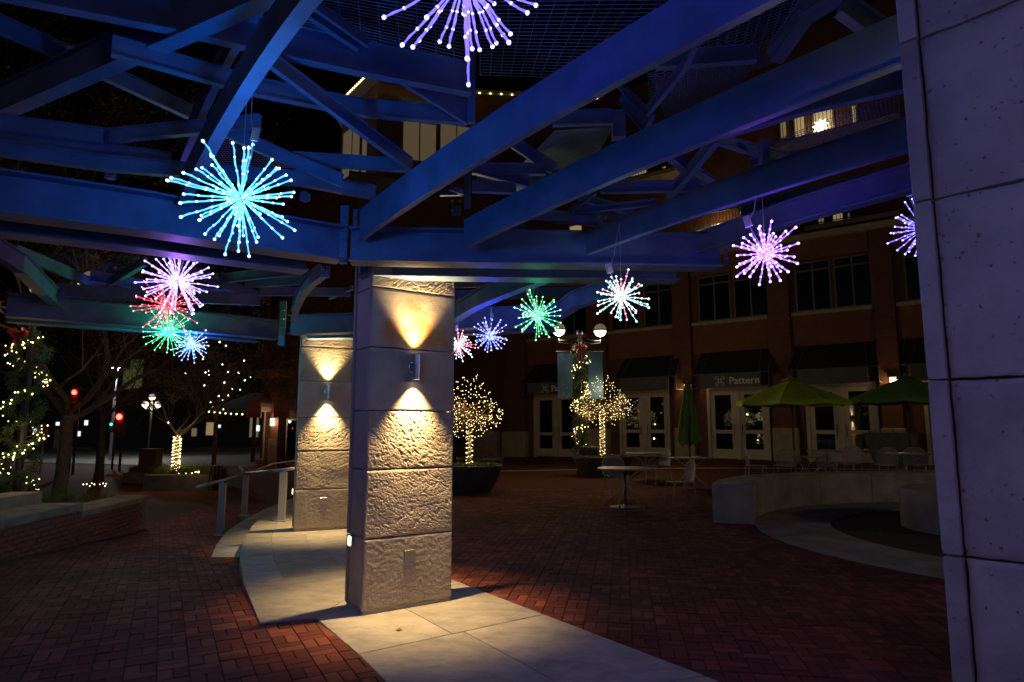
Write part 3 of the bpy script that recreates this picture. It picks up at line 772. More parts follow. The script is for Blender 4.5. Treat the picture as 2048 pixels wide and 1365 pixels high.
# unseen starbursts added outside the frame for fill, mainly on the right pillar
burst(0,0,0,.34,[V],(.40,.36,1),26,'unseen violet starburst added beside the viewer to light the right pillar',13,pos=(1.02,.34,1.8),hang=1.2)
burst(0,0,0,.34,[LI],(.10,.06,1),9,'unseen lilac starburst added for fill light left of the viewer',14,pos=(-3.2,1.0,2.9),hang=.4)

# ------------------------------------------------------------------ shop building on the right
U = Vector((.7915, -.6112, 0)); FA = math.atan2(U.y, U.x); F0 = Vector((1.18, 32.5, 0))
bld = thing('brick_building', 'long two storey red brick building with black awnings and pale glass doors behind the tables', 'building', F0, FA)
def ft(px, y=32.5, out=0.0, py=720):
    """distance along the facade under a pixel column"""
    d = ray(px, py); n = Vector((U.y, -U.x)); q = F0.to_2d() + Vector((U.y, -U.x))*0
    # facade plane shifted towards the viewer by out
    nrm = Vector((-U.y, U.x)); q0 = F0.to_2d() - nrm*out
    t = (nrm.dot(q0)) / (nrm.x*d.x + nrm.y*d.y)
    p = Vector((d.x*t, d.y*t)); return (p - q0).dot(U.to_2d()), EYE + d.z*t
def bx(mb, t0, t1, o0, o1, z0, z1): mb.box(t0, t1, -o1, -o0, z0, z1)
def gt(t): p = F0 + U*t; return gz(p.x, p.y)
TL, TR = ft(520)[0], 30
w = MB(); bx(w, -14, TR, -1.0, 0, -1, 8.6); w.build('wall', M_BRICK, bld, world=False)
def pier(x0, x1, out=.32, ztop=8.6, stone=True):
    t0, t1 = ft(x0)[0], ft(x1)[0]; g_ = gt((t0+t1)/2)
    m = MB(); bx(m, t0, t1, .001, out, g_-.2, ztop); p = m.build('pier', M_BRICK, bld, world=False)
    if stone:
        m = MB(); m.bbox(t0-.06, t1+.06, -out-.07, 0, g_-.2, g_+1.25, .04); m.build('stone_base', M_TRIM, p, world=False)
for a, b in ((955,1000),(1014,1056),(1180,1218),(1353,1388),(1545,1588),(1758,1800),(1985,2040)): pier(a, b)
# brown panels between the floors
for a, b in ((1058,1179),(1220,1351),(1390,1543),(1590,1756),(1802,1980)):
    t0, t1 = ft(a)[0], ft(b)[0]; m = MB(); bx(m, t0, t1, .001, .14, 4.55, 5.72); sp = m.build('spandrel', M_BRIK_D, bld, world=False)
    m = MB(); m.bbox(t0, t1, -.26, -.0, 5.72, 5.86, .02); m.build('sill', M_TRIM, sp, world=False)
    m = MB(); m.bbox(t0, t1, -.22, 0, 7.86, 8.6, .02); m.build('lintel', M_BRIK_D, bld, world=False)
def window(t0, t1, z0, z1, cols=2, out=.05, glass=M_GLASS, fr=M_WFRAME, transom=True, fw=.06, parent=bld, name='window'):
    f = MB(); bx(f, t0, t1, .002, out, z0, z0+fw); bx(f, t0, t1, .002, out, z1-fw, z1)
    for k in range(cols+1):
        c = t0 + fw/2 + (t1-t0-fw)*k/cols; bx(f, c-fw/2, c+fw/2, .002, out+.004, z0+fw, z1-fw)
    zt = z0 + (z1-z0)*.82
    if transom: bx(f, t0+fw, t1-fw, .002, out-.004, zt-fw/2, zt+fw/2)
    fo = f.build(name, fr, parent, world=False)
    for k in range(cols):
        a = t0 + fw + (t1-t0-fw)*k/cols; b = a + (t1-t0-fw)/cols - fw
        p = MB(); bx(p, a, b, .002, .022, z0+fw, (zt-fw/2) if transom else z1-fw); p.build('pane', glass, fo, world=False)
        if transom: p = MB(); bx(p, a, b, .002, .022, zt+fw/2, z1-fw); p.build('pane', glass, fo, world=False)
    return fo
for a, b in ((1060,1115),(1122,1176),(1222,1280),(1288,1349),(1397,1462),(1468,1538),(1592,1664),(1670,1747),(1812,1890),(1896,1975)):
    window(ft(a, py=590)[0], ft(b, py=590)[0], 5.88, 7.82)
window(ft(903)[0], ft(928)[0], .5, 3.0, 1)
# double doors
def door(x0, x1, gl=M_GLASS):
    t0, t1 = ft(x0, py=850)[0], ft(x1, py=850)[0]; g_ = gt((t0+t1)/2); z1 = 3.0
    o = MB(); fw = .07
    bx(o, t0-.12, t0, .002, .16, g_-.1, z1+.12); bx(o, t1, t1+.12, .002, .16, g_-.1, z1+.12); bx(o, t0, t1, .002, .16, z1, z1+.12)
    do = o.build('door_frame', M_FRAME, bld, world=False); mid = (t0+t1)/2
    c = MB(); bx(c, mid-.09, mid+.09, .002, .13, g_-.1, z1); c.build('door_post', M_FRAME, do, world=False)
    for a, b, hs in ((t0+.01, mid-.095, 1), (mid+.095, t1-.01, -1)):
        m = MB(); st = .17; zs = (g_+.02, g_+.40, g_+1.02, g_+1.17, z1-.22, z1-.01)
        bx(m, a, a+st, .002, .09, zs[0], zs[5]); bx(m, b-st, b, .002, .09, zs[0], zs[5])
        bx(m, a+st, b-st, .002, .088, zs[0], zs[1]); bx(m, a+st, b-st, .002, .088, zs[2], zs[3]); bx(m, a+st, b-st, .002, .088, zs[4], zs[5])
        lf = m.build('door_leaf', M_FRAME, bld, world=False)
        for q0, q1 in ((zs[1], zs[2]), (zs[3], zs[4])):
            p = MB(); bx(p, a+st, b-st, .002, .05, q0, q1); p.build('pane', gl, lf, world=False)
        hx = b-.07 if hs > 0 else a+.07
        h = MB(); h.tube([(hx,-.09,g_+.95),(hx,-.15,g_+.98),(hx,-.15,g_+1.35),(hx,-.09,g_+1.38)], .014, 6); h.build('handle', M_BLACK, lf, world=False)
for a, b in ((1075,1158),(1247,1338),(1424,1536),(1622,1752),(1860,1990)): door(a, b)
def textmesh(s, size, depth=.012):
    cu = bpy.data.curves.new('lettering', 'FONT'); cu.body = s; cu.size = size; cu.extrude = depth; cu.offset = .004
    tmp = bpy.data.objects.new('tmp', cu); me = bpy.data.meshes.new_from_object(tmp); bpy.data.objects.remove(tmp); me.name = 'lettering'; me.materials.clear(); me.materials.append(M_WHITE); return me
def awning(x0, x1, sign=None):
    o1 = 1.05; t0, t1 = ft(x0, out=o1, py=760)[0], ft(x1, out=o1, py=760)[0]
    zf, zb, zt = 3.02, 3.56, 4.55; ins = .28
    m = MB()  # sloped top with returning ends
    m.hexa([(t0+ins*.6,-.14,zt-.02),(t0,-o1,zb),(t1,-o1,zb),(t1-ins*.6,-.14,zt-.02),(t0+ins*.6,-.14,zt),(t0,-o1,zb+.03),(t1,-o1,zb+.03),(t1-ins*.6,-.14,zt)])
    a = m.build('awning', M_AWN, bld, world=False)
    v = MB(); bx(v, t0+.34, t1-.34, o1-.03, o1, zf, zb); v.build('valance', M_VAL, a, world=False)
    r = MB()
    for x in (t0, t0+.34, t1-.34, t1): r.beam((x,-o1-.01,zf), (x,-o1-.01,zb), .03,.03); r.beam((x,-o1,zb), (x+(.16 if x < (t0+t1)/2 else -.16),-.16,zt), .03, .03)
    r.beam((t0,-o1-.012,zf),(t1,-o1-.012,zf),.03,.03); r.beam((t0,-o1-.012,zb),(t1,-o1-.012,zb),.03,.03)
    for x in (t0, t1): r.beam((x,-.15,zf),(x,-o1,zf),.03,.03)
    r.build('awning_frame', M_VAL, a, world=False)
    if sign:
        tx = ft(sign, out=o1, py=768)[0]
        o = put('lettering', textmesh('Pattern', .40), a); o.rotation_euler = (R(90),0,0); o.location = (tx+.36, -o1-.015, zf+.13)
        lg = MB()  # woven knot emblem: four loops on a grid
        c = (tx, zf+.27); q = .085
        def ring(cx_, cz_, r_, a0=0, a1=360):
            n = 12; P = [(cx_+r_*math.cos(R(a0+(a1-a0)*i/n)), -o1-.02, cz_+r_*math.sin(R(a0+(a1-a0)*i/n))) for i in range(n+1)]; lg.tube(P, .014, 4)
        for sx in (-1,1):
            for sz in (-1,1):
                a0 = {(1,1):-90,(-1,1):0,(-1,-1):90,(1,-1):180}[(sx,sz)]
                ring(c[0]+sx*q*1.55, c[1]+sz*q*1.55, q*.62, a0, a0+270)
        for s_ in (-1,1):
            lg.tube([(c[0]+s_*q*.62,-o1-.02,c[1]-q*1.5),(c[0]+s_*q*.62,-o1-.02,c[1]+q*1.5)], .014, 4)
            lg.tube([(c[0]-q*1.5,-o1-.02,c[1]+s_*q*.62),(c[0]+q*1.5,-o1-.02,c[1]+s_*q*.62)], .014, 4)
        lg.build('emblem', M_WHITE, a, world=False)
for args in ((1044,1170,1090),(1226,1352,None),(1383,1538,1440),(1575,1758,None),(1800,2010,None)): awning(*args)
# set back top storeys with lit balcony windows and railings
ub = MB(); bx(ub, -3, TR, -6, -2.5, 8.6, 19); ub.build('upper_wall', M_BRICK, bld, world=False)
tr = MB(); tr.bbox(-14, TR, -.5, .6, 8.6, 8.85, .03); tr.build('cornice', M_TRIM, bld, world=False)
def upwin(x0, y0, x1, y1, m):
    a, za = ft(x0, out=-2.5, py=y0); b, zb_ = ft(x1, out=-2.5, py=y1)
    f = MB(); bx(f, a-.07, b+.07, -2.499, -2.45, zb_-.07, za+.07); fo = f.build('window', M_WFRAME, bld, world=False)
    n = max(1, int((b-a)/.9))
    for k in range(n):
        p = MB(); bx(p, a+(b-a)*k/n+.03, a+(b-a)*(k+1)/n-.03, -2.449, -2.43, zb_, za); p.build('pane', m, fo, world=False)
for q in ((1262,345,1296,361,M_WINLIT),(1325,336,1334,352,M_WINLIT),(1588,232,1612,282,M_WINLIT),(1626,225,1670,285,M_WINLIT),(1703,215,1716,268,M_WINLIT),(1560,245,1575,275,M_WINDIM),
          (1395,462,1420,478,M_WINLIT),(1424,452,1470,470,M_WINLIT),(1636,432,1650,452,M_WINDIM),(1665,428,1688,450,M_WINLIT),(1694,428,1702,448,M_WINDIM),(1480,425,1500,440,M_WINDIM),(1140,455,1165,470,M_WINLIT)):
    upwin(*q)
def railing(x0, x1, py, parent=bld):
    a, za = ft(x0, out=-1.4, py=py); b, _ = ft(x1, out=-1.4, py=py); m = MB()
    bx(m, a, b, -1.42, -1.38, za+1.0, za+1.05); bx(m, a, b, -1.42, -1.38, za+.1, za+.14)
    n = int((b-a)/.14)
    for i in range(n+1): c = a+(b-a)*i/n; bx(m, c-.012, c+.012, -1.412, -1.388, za+.14, za+1.0)
    m.build('balcony_railing', M_BLACK, bld, world=False)
    s = MB(); bx(s, a-.2, b+.2, -2.5, -1.3, za-.15, za+.05); s.build('balcony', M_TRIM, bld, world=False)
railing(1240,1345,365); railing(1380,1520,478); railing(1560,1790,290); railing(1620,1790,455)
# star shaped lights
def star(px, py, r, out, label):
    a, z = ft(px, out=out, py=py); p = F0 + U*a - Vector((-U.y, U.x, 0))*out; p.z = z
    t = thing('star_light', label, 'star light', p, FA, 'glowing stars on the balconies'); m = MB()
    P = []
    for k in range(18):
        q = r if k % 2 == 0 else r*.62; P.append((q*math.cos(math.pi*k/9+.2), q*math.sin(math.pi*k/9+.2)))
    n = len(P); m.v = [(x,0,z_) for x, z_ in P] + [(0,-.14*1,0),(0,.14,0)]
    for i in range(n): j=(i+1)%n; m.face((i,j,n)); m.face((j,i,n+1))
    m.build('star_body', emis('star_glow', (1,.76,.38), 10), t, world=False)
    lamp('POINT', 'star_glow', Vector(p) + Vector((U.y, -U.x, 0))*.35, (1,.6,.25), 5, t, r=.2)
star(1641, 253, .33, -1.9, 'glowing white star on the upper right balcony')
def ovallamp(px, py):
    a, z = ft(px, out=-2.2, py=py); p = F0 + U*a + Vector((-U.y, U.x, 0))*2.2; p.z = z
    t = thing('balcony_lamp', 'bright oval ceiling lamp on the lower right balcony', 'lamp', p, FA); m = MB(); m.ball((0,0,0), .35, 12, 8, .55); m.build('shade', emis('oval_lamp', (1,.74,.3), 9), t, world=False, smooth=True)
    lamp('POINT', 'lamp_glow', p + Vector((U.y, -U.x, 0))*.5, (1,.6,.25), 6, t, r=.2)
ovallamp(1443, 456)

# corner tower with the string lit eave
tower = thing('corner_tower', 'tall brick corner building with cream lit windows and bulbs along its eave', 'building', (-8.3, 38, 0))
fp = [(-11.65,42.2),(-8.3,38.0),(-2.6,40.0),(9.6,41.2),(14.5,40.0),(14.5,52),(-11.65,52)]
m = MB(); m.prism(fp, -1, 22.8); m.build('wall', mat('tower_brick', (.20,.085,.05), .9, var=.15, vscale=6, bump=.3), tower)
m = MB(); cx_, cy_ = 1, 46; m.prism([(x+(x-cx_)*.05, y+(y-cy_)*.09) for x, y in fp], 22.8, 23.1); m.build('eave', M_TRIM, tower)
def twall(a, b, x0, y0, x1, y1, mt, cols=1, rows=1):
    a = Vector(a); b = Vector(b); dr = (b-a).normalized(); n = Vector((dr.y, -dr.x))
    p = atpl(x0, y0, a + n*.02, dr); q = atpl(x1, y1, a + n*.02, dr)
    if (q.xy-p.xy).dot(dr) < 0: p, q = q, p
    z0, z1 = min(p.z, q.z), max(p.z, q.z)
    p2 = p.xy; q2 = q.xy; f = MB(); n3 = Vector((n.x, n.y, 0))
    def pl(u0, u1, w0, w1, o0, o1, mb):
        A = p2.lerp(q2, u0); B = p2.lerp(q2, u1)
        mb.hexa([(*(A+n*o1), w0), (*(B+n*o1), w0), (*(B+n*o0), w0), (*(A+n*o0), w0), (*(A+n*o1), w1), (*(B+n*o1), w1), (*(B+n*o0), w1), (*(A+n*o0), w1)])
    pl(-.02, 1.02, z0-.1, z1+.1, -.02, .02, f); fo = f.build('window', M_WFRAME, tower)
    for i in range(cols):
        for j in range(rows):
            g_ = MB(); pl(i/cols+.02, (i+1)/cols-.02, z0+(z1-z0)*j/rows+.05, z0+(z1-z0)*(j+1)/rows-.05, .021, .05, g_); g_.build('pane', mt, fo)
twall(fp[1], fp[2], 806, 240, 872, 328, M_WINDAY, 2, 1); twall(fp[1], fp[2], 880, 246, 945, 330, M_WINDAY, 2, 1)
twall(fp[1], fp[2], 800, 195, 910, 222, M_TRIM, 1, 1)
twall(fp[0], fp[1], 688, 268, 702, 350, M_WINDAY, 1, 1); twall(fp[0], fp[1], 707, 262, 718, 350, M_WINDAY, 1, 1); twall(fp[0], fp[1], 727, 255, 733, 345, M_WINDAY, 1, 1)
twall(fp[1], fp[2], 700, 345, 800, 400, M_CONC, 1, 1)
def bulbs_along(P, n, r, name, label, cat, group, sag=0, m=M_WARM):
    t = thing(name, label, cat, P[0], 0, group); w = MB(); pts = []
    for a, b in zip(P, P[1:]):
        for i in range(9): q = Vector(a).lerp(Vector(b), i/8); q.z -= sag*math.sin(math.pi*i/8); pts.append(q)
    w.tube(pts, .012, 4); w.build('wire', M_BLACK, t)
    k = MB()
    for i in range(n):
        f = i/(n-1)*(len(pts)-1); a = int(min(f, len(pts)-2)); k.octa(pts[a].lerp(pts[a+1], f-a) - Vector((0,0,r)), r)
    k.build('bulb_row', m, t, kind='stuff'); return t
e = lambda x, y: Vector((x+(x-1)*.055, y+(y-46)*.10, 22.9))
bulbs_along([e(*fp[0]), e(*fp[1]), e(*fp[2])], 44, .07, 'eave_lights', 'row of warm bulbs along the eave of the corner tower', 'string lights', None)
bulbs_along([e(*fp[2]), e(*fp[3]), e(*fp[4])], 40, .07, 'eave_lights', 'row of warm bulbs along the upper right roof edge', 'string lights', None)

# wall lamps of the shops
def shoplamp(px, py, label, watt):
    a, z = ft(px, out=.42, py=py); n = Vector((U.y, -U.x, 0)); p = F0 + U*a + n*.42; p.z = z
    t = thing('shop_wall_lamp', label, 'wall lamp', p, FA, 'square wall lamps on the brick piers')
    m = MB(); m.box(-.10,.10,-.05,.05,-.17,.15); m.build('glass_shade', emis('lamp_glass', (1,.75,.38), 6), t, world=False)
    k = MB(); k.box(-.13,.13,-.07,.1,.15,.19); k.box(-.13,.13,-.07,.1,-.20,-.17); k.box(-.04,.04,.05,.1,-.17,.15); k.build('bracket', M_BLACK, t, world=False)
    lamp('POINT', 'lamp_glow', p + n*.12, (1,.58,.22), watt, t, r=.08)
shoplamp(1787, 764, 'lit square lamp on the brick pier above the right umbrella', 14)
shoplamp(1374, 777, 'lit lamp on the brick pier above the closed umbrella', 7)

# big tapered pots by the doors
def pot(px, py, s, h, label, plant=True):
    p = at(px, py, 0); z0 = gz(p.x, p.y); t = thing('tapered_planter', label, 'planter', (p.x, p.y, z0), FA+.1, 'square tapered planters by the shop doors')
    m = MB(); a, b = s*.33, s*.5
    R4 = lambda r, z: [(-r,-r,z),(r,-r,z),(r,r,z),(-r,r,z)]
    m.loft([R4(a,0), R4(b,h), R4(b-.05,h), R4(b-.06,h-.08)], cap=True); m.build('pot', mat('olive_grey_planter', (.13,.13,.11), .7, var=.15), t, world=False)
    if plant:
        l = MB()
        for i in range(60):
            q = Vector((rnd.uniform(-b,b)*.8, rnd.uniform(-b,b)*.8, h-.05)); v = Vector((rnd.uniform(-.1,.1), rnd.uniform(-.1,.1), rnd.uniform(.08,.25))); s_ = Vector((.02,0,0)); l.quad(q-s_, q+s_, q+v)
        l.build('planting', M_GRASS, t, world=False, kind='stuff')
pot(1372, 921, 1.5, 1.05, 'square grey planter behind the closed green umbrella'); pot(1567, 927, 1.5, 1.1, 'square dark planter behind the open green umbrella'); pot(1788, 940, 1.7, 1.1, 'square planter under the pier with the lit lamp')

# ------------------------------------------------------------------ round bench, fire ring
BC = Vector((7.7, 9.0)); 
def arcslab(name, r0, r1, a0, a1, z0, z1, m, parent, n=10, bev=.012, lab=None):
    mb = MB(); rings = []
    for i in range(n+1):
        a = R(a0 + (a1-a0)*i/n); c, s = math.cos(a), math.sin(a); P = lambda r, z: (BC.x+r*c, BC.y+r*s, z)
        rings.append([P(r0,z0), P(r1,z0), P(r1,z1-bev), P(r1-bev,z1), P(r0+bev,z1), P(r0,z1-bev)])
    mb.loft(rings, cap=True); return mb.build(name, m, parent)
bench = thing('curved_bench_wall', 'low curved concrete seat wall around the fire ring on the right', 'seat wall', (BC.x, BC.y, 0))
ae = math.degrees(math.atan2(10.26-9.0, 3.72-7.7))
segs = [ae, 146, 130.5, 115, 98, 80, 60, 40, 20]
for a, b in zip(segs, segs[1:]): arcslab('bench_segment', 4.17, 4.78, a-.08, b+.08, -.1, .60 if a > 140 else .585, M_CONC, bench)
for a, zt_ in ((ae-2.5, .604), (140, .59)): arcslab('metal_strip', 4.30, 4.65, a, a-.5, .59, zt_+.012, M_ALU, bench, 1, .002)
ringf = put('concrete_ring_floor', None, kind='structure')
for a in range(0, 360, 20):
    arcslab('floor_slab', 3.08, 4.169 if (a < ae-10) else 4.169, a+.1, a+19.9, -.35, .022, M_CONC, ringf, 5, .006)
pit = MB(); pit.lathe([(.001,-.16),(3.2,-.16)], (BC.x, BC.y, 0), 48); pit.build('pit_floor', M_CONCD, kind='structure')
fr = thing('fire_ring', 'round concrete fire ring standing in the sunken circle at the right', 'fire ring', (7.15, 9.75, -.16))
m = MB(); m.lathe([(1.28,0),(1.28,.70),(1.25,.73),(.75,.73),(.72,.70),(.72,.35)], n=40); m.build('concrete_drum', M_CONC, fr, world=False)
m = MB(); m.lathe([(.0,.36),(.72,.36)], n=24); m.lathe([(.60,.36),(.60,.60),(.56,.62),(.52,.60),(.52,.36)], n=24); m.build('burner', M_BLACK, fr, world=False)

# ------------------------------------------------------------------ tables, chairs, umbrellas
def table_mesh(r=.5, base=True):
    t = thing('cafe_table', '', 'table'); m = MB(); m.lathe([(.0,.735),(r,.735),(r+.012,.728),(r+.012,.712),(r,.705),(.0,.705)], n=32); m.build('table_top', M_TABLE, t, world=False)
    for k in range(4):
        a = math.pi/4 + k*math.pi/2; c, s = math.cos(a), math.sin(a); l = MB()
        l.tube([(c*r*.75,s*r*.75,.70),(c*.10,s*.10,.52),(c*.05,s*.05,.40),(c*.16,s*.16,.27),(c*r*.78,s*r*.78,.10),(c*r*.80,s*r*.80,0)], .013, 6); l.build('leg', M_SILVER, t, world=False, smooth=True)
    if base:
        b = MB(); b.lathe([(.30,.0),(.30,.02),(.05,.06),(.022,.065),(.022,.70)], n=24); b.build('base_weight', M_BOWL, t, world=False)
    return t
def chair_mesh():
    t = thing('metal_chair', '', 'chair')
    def grid(mb, f, nu, nv, r=.0042):
        for i in range(nu+1): mb.tube([f(i/nu, j/6) for j in range(7)], r, 3, False)
        for j in range(nv+1): mb.tube([f(i/8, j/nv) for i in range(9)], r, 3, False)
    m = MB(); fs = lambda u, v: Vector(((u-.5)*.42*(1-.1*v), (v-.5)*.42, .45 - .02*math.sin(math.pi*u)))
    grid(m, fs, 18, 18); m.tube([fs(0,0),fs(1,0),fs(1,1),fs(0,1),fs(0,0)], .009, 5); m.build('seat', M_SILVER, t, world=False)
    b = MB()
    def fb(u, v):
        x = (u-.5)*2; wd = .24*(1 if v < .55 else math.sqrt(max(0, 1-((v-.55)/.5)**2)))
        return Vector((x*wd, .21 + .08*v - .05*(1-x*x)*0 - .04*x*x, .46 + .40*v))
    grid(b, fb, 22, 18); b.tube([fb(0,i/8) for i in range(9)] + [fb(1,1-i/8) for i in range(9)], .009, 5); b.build('backrest', M_SILVER, t, world=False)
    for sx in (-1,1):
        for sy in (-1,1):
            l = MB(); l.tube([(sx*.20,sy*.19,.45),(sx*.23,sy*.25,.0)], .010, 6); l.build('leg', M_SILVER, t, world=False)
    return t
T0 = table_mesh(); C0_ = chair_mesh(); used = set()
def place(src, px, py, label, rz=0.0, sc=1.0, group=None, depth=None):
    p = at(px, py, 0)
    for _ in range(4): p = at(px, py, gz(p.x, p.y))
    o = src if id(src) not in used else copy_tree(src); used.add(id(src))
    o.location = p; o.rotation_euler = (0,0,rz); o.scale = (sc,)*3; o['label'] = label; o['group'] = group; return o
TG = 'round cafe tables on the plaza'; CG = 'wire mesh chairs on the plaza'
place(T0, 1251, 1016, 'nearest round cafe table, left of the others, with splayed legs', .35, 1.0, TG)
place(T0, 1382, 978, 'round table under the closed green umbrella', .1, 1.0, TG)
place(T0, 1292, 962, 'round table right behind the nearest table', .6, 1.0, TG)
place(T0, 1612, 968, 'round table under the open green umbrella', .6, .92, TG)
place(T0, 1656, 955, 'round table with a pale top right of the open umbrella pole', .2, .98, TG)
place(T0, 1818, 965, 'round table partly hidden by the right edge pillar', .2, 1.0, TG)
place(C0_, 1234, 996, 'wire chair behind the nearest round table', .15, 1.02, CG)
place(C0_, 1362, 1012, 'wire chair seen from the side beside the closed umbrella', -1.45, 1.0, CG)
place(C0_, 1318, 968, 'wire chair between the nearest table and the closed umbrella', -1.2, 1.0, CG)
place(C0_, 1513, 968, 'leftmost wire chair at the open umbrella table', 1.4, 1.0, CG)
place(C0_, 1571, 968, 'wire chair turned away, left of the open umbrella pole', 3.0, 1.0, CG)
place(C0_, 1655, 968, 'wire chair right of the open umbrella pole', 2.8, 1.0, CG)
place(C0_, 1700, 965, 'wire chair right of the pale topped table', -.9, 1.05, CG)
place(C0_, 1770, 968, 'wire chair under the right umbrella', 3.1, 1.05, CG)
place(C0_, 1838, 968, 'wire chair half hidden by the right edge pillar', 2.4, 1.05, CG)
def umbrella(px, py, zap, r, label, opened=True, mt=M_GREEN, rz=.2, drop=.58):
    p = at(px, py, 0)
    for _ in range(4): p = at(px, py, gz(p.x, p.y))
    t = thing('patio_umbrella', label, 'umbrella', p, rz, 'green patio umbrellas')
    m = MB(); m.tube([(0,0,0),(0,0,zap+.02)], .02, 8); m.build('pole', M_BLACK, t, world=False)
    m = MB(); m.ball((0,0,zap+.07), .035, 8, 6); m.build('finial', M_ALU, t, world=False)
    if opened:
        n = 8
        for k in range(n):
            a0, a1_ = 2*math.pi*k/n, 2*math.pi*(k+1)/n; g_ = MB(); rows = 8; cols = 6; idx = []
            for i in range(rows+1):
                row = []
                for j in range(cols+1):
                    u = i/rows; w_ = j/cols; A = Vector((math.cos(a0),math.sin(a0)))*r*u; B = Vector((math.cos(a1_),math.sin(a1_)))*r*u; q = A.lerp(B, w_)
                    sagv = .09*u*math.sin(math.pi*w_); q *= 1 - .04*u*math.sin(math.pi*w_)
                    z = zap - drop*(u**1.12) - sagv*.5 + (.03*noise.noise(Vector((q.x*3,q.y*3,k))))
                    g_.v.append((q.x,q.y,z)); row.append(len(g_.v)-1)
                idx.append(row)
            for i in range(rows):
                for j in range(cols): g_.face((idx[i][j], idx[i+1][j], idx[i+1][j+1], idx[i][j+1]))
            v0 = len(g_.v)
            for j in range(cols+1): x_,y_,z_ = g_.v[idx[rows][j]]; g_.v.append((x_*.995,y_*.995,z_-.07))
            for j in range(cols): g_.face((idx[rows][j], v0+j, v0+j+1, idx[rows][j+1]))
            g_.build('canopy_panel', mt, t, world=False, smooth=True)
            rb = MB(); rb.tube([(0,0,zap-.03),(math.cos(a0)*r*.98, math.sin(a0)*r*.98, zap-drop-.01)], .009, 4); rb.tube([(0,0,zap-.62),(math.cos(a0)*r*.5,math.sin(a0)*r*.5,zap-drop*.5-.04)], .007, 4); rb.build('rib', M_ALU, t, world=False)
        v = MB(); v.loft([[(.0+.001*math.cos(k*math.pi/4),.001*math.sin(k*math.pi/4),zap+.07) for k in range(8)], [(r*.2*math.cos(k*math.pi/4), r*.2*math.sin(k*math.pi/4), zap-.03) for k in range(8)]]); v.build('vent_cap', mt, t, world=False)
    else:
        g_ = MB(); rings = []; n = 32
        for i in range(15):
            u = i/14; z = zap - u*1.45; rr_ = .05 + .20*(u**.8) - (.03 if u > .93 else 0)
            rings.append([((rr_*(1+.30*math.sin(8*2*math.pi*k/n + .9*u*3)) )*math.cos(2*math.pi*k/n), (rr_*(1+.30*math.sin(8*2*math.pi*k/n + .9*u*3)))*math.sin(2*math.pi*k/n), z - .06*math.sin(8*2*math.pi*k/n)*u) for k in range(n)])
        g_.loft(rings); g_.build('folded_canopy', mt, t, world=False, smooth=True)
        s_ = MB(); s_.lathe([(.185,zap-.72),(.19,zap-.75),(.185,zap-.78)], n=16); s_.build('strap', mt, t, world=False)
    return t
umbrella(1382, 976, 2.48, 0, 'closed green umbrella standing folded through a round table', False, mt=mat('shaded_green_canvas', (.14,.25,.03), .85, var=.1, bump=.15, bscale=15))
umbrella(1592, 968, 2.62, 1.38, 'open lime green umbrella in front of the shop doors')
umbrella(1826, 966, 2.68, 1.42, 'open green umbrella half hidden by the right edge pillar', mt=mat('green_canvas', (.12,.26,.05), .85, var=.08, bump=.15, bscale=15))

# ------------------------------------------------------------------ trees
def grow(mb, twig, p, d, L, r, lv, rr, tips, spread=.6, grav=0.0, up=.15, kids=3, pts=None):
    n = 4; P = [p.copy()]; rs = [r]; q = p.copy(); dd = d.copy()
    for i in range(n):
        dd = (dd + Vector((rr.gauss(0,.14), rr.gauss(0,.14), rr.gauss(0,.10) + up*.25 - grav))).normalized(); q = q + dd*L/n; P.append(q.copy()); rs.append(r*(1-.45*(i+1)/n))
    (mb if lv > 1 else twig).tube(P, rs, 5 if r > .03 else 3, False)
    if pts is not None: pts += [(a, r) for a in P[1:]]
    if lv == 0: tips.append(q); return
    for k in range(kids + (1 if rr.random() < .5 else 0)):
        i = rr.randint(1, n) if k else n
        ax = Vector((rr.gauss(0,1), rr.gauss(0,1), rr.gauss(0,.6))); ax = (ax - dd*ax.dot(dd)).normalized()
        nd = (dd + ax*spread*rr.uniform(.6,1.3)).normalized()
        grow(mb, twig, P[i], nd, L*rr.uniform(.6,.85), max(rs[i]*.62,.004), lv-1, rr, tips, spread, grav, up, kids, pts)
def tree(base, label, seed, H, r0, lv, L, spread=.6, lean=(0,0,1), grav=0.0, up=.15, kids=3, leaves=0, name='bare_tree', leafr=.035, group=None, rmin=1):
    rr = random.Random(seed); t = thing(name, label, 'tree', base, 0, group); base = Vector(base)
    tm = MB(); tm.tube([base + Vector((math.sin(i*1.3+seed)*r0*.25*(i>0), math.cos(i*1.7+seed)*r0*.25*(i>0), H*i/5)) for i in range(6)], [r0*1.35]+[r0*(1-.06*i) for i in range(1,6)], 10, False); tm.build('trunk', M_BARK, t, smooth=True)
    br = MB(); tw = MB(); tips = []; pts = []; top = base + Vector((0,0,H*.97)); nl = 5
    for k in range(nl):
        a = 2*math.pi*k/nl + rr.uniform(-.4,.4); d = Vector((math.cos(a), math.sin(a), rr.uniform(.5,1.3))); d = (d + Vector(lean)*.5).normalized()
        grow(br, tw, top - Vector((0,0,rr.uniform(0,H*.12))), d, L, r0*.5, lv, rr, tips, spread, grav, up, kids, pts)
    br.build('branches', M_BARK, t, kind='stuff'); tw.build('twigs', M_TWIG, t, kind='stuff')
    if leaves:
        lf = MB()
        for i in range(leaves):
            q = rr.choice(tips) + Vector((rr.gauss(0,.10), rr.gauss(0,.10), rr.gauss(0,.10))); a = Vector((rr.gauss(0,1),rr.gauss(0,1),rr.gauss(0,1))).normalized()*leafr; b = a.cross(Vector((rr.gauss(0,1),rr.gauss(0,1),1))).normalized()*leafr*.6
            lf.quad(q-a, q+b, q+a, q-b)
        lf.build('dry_leaves', M_DRY, t, kind='stuff')
    return t, pts, tips
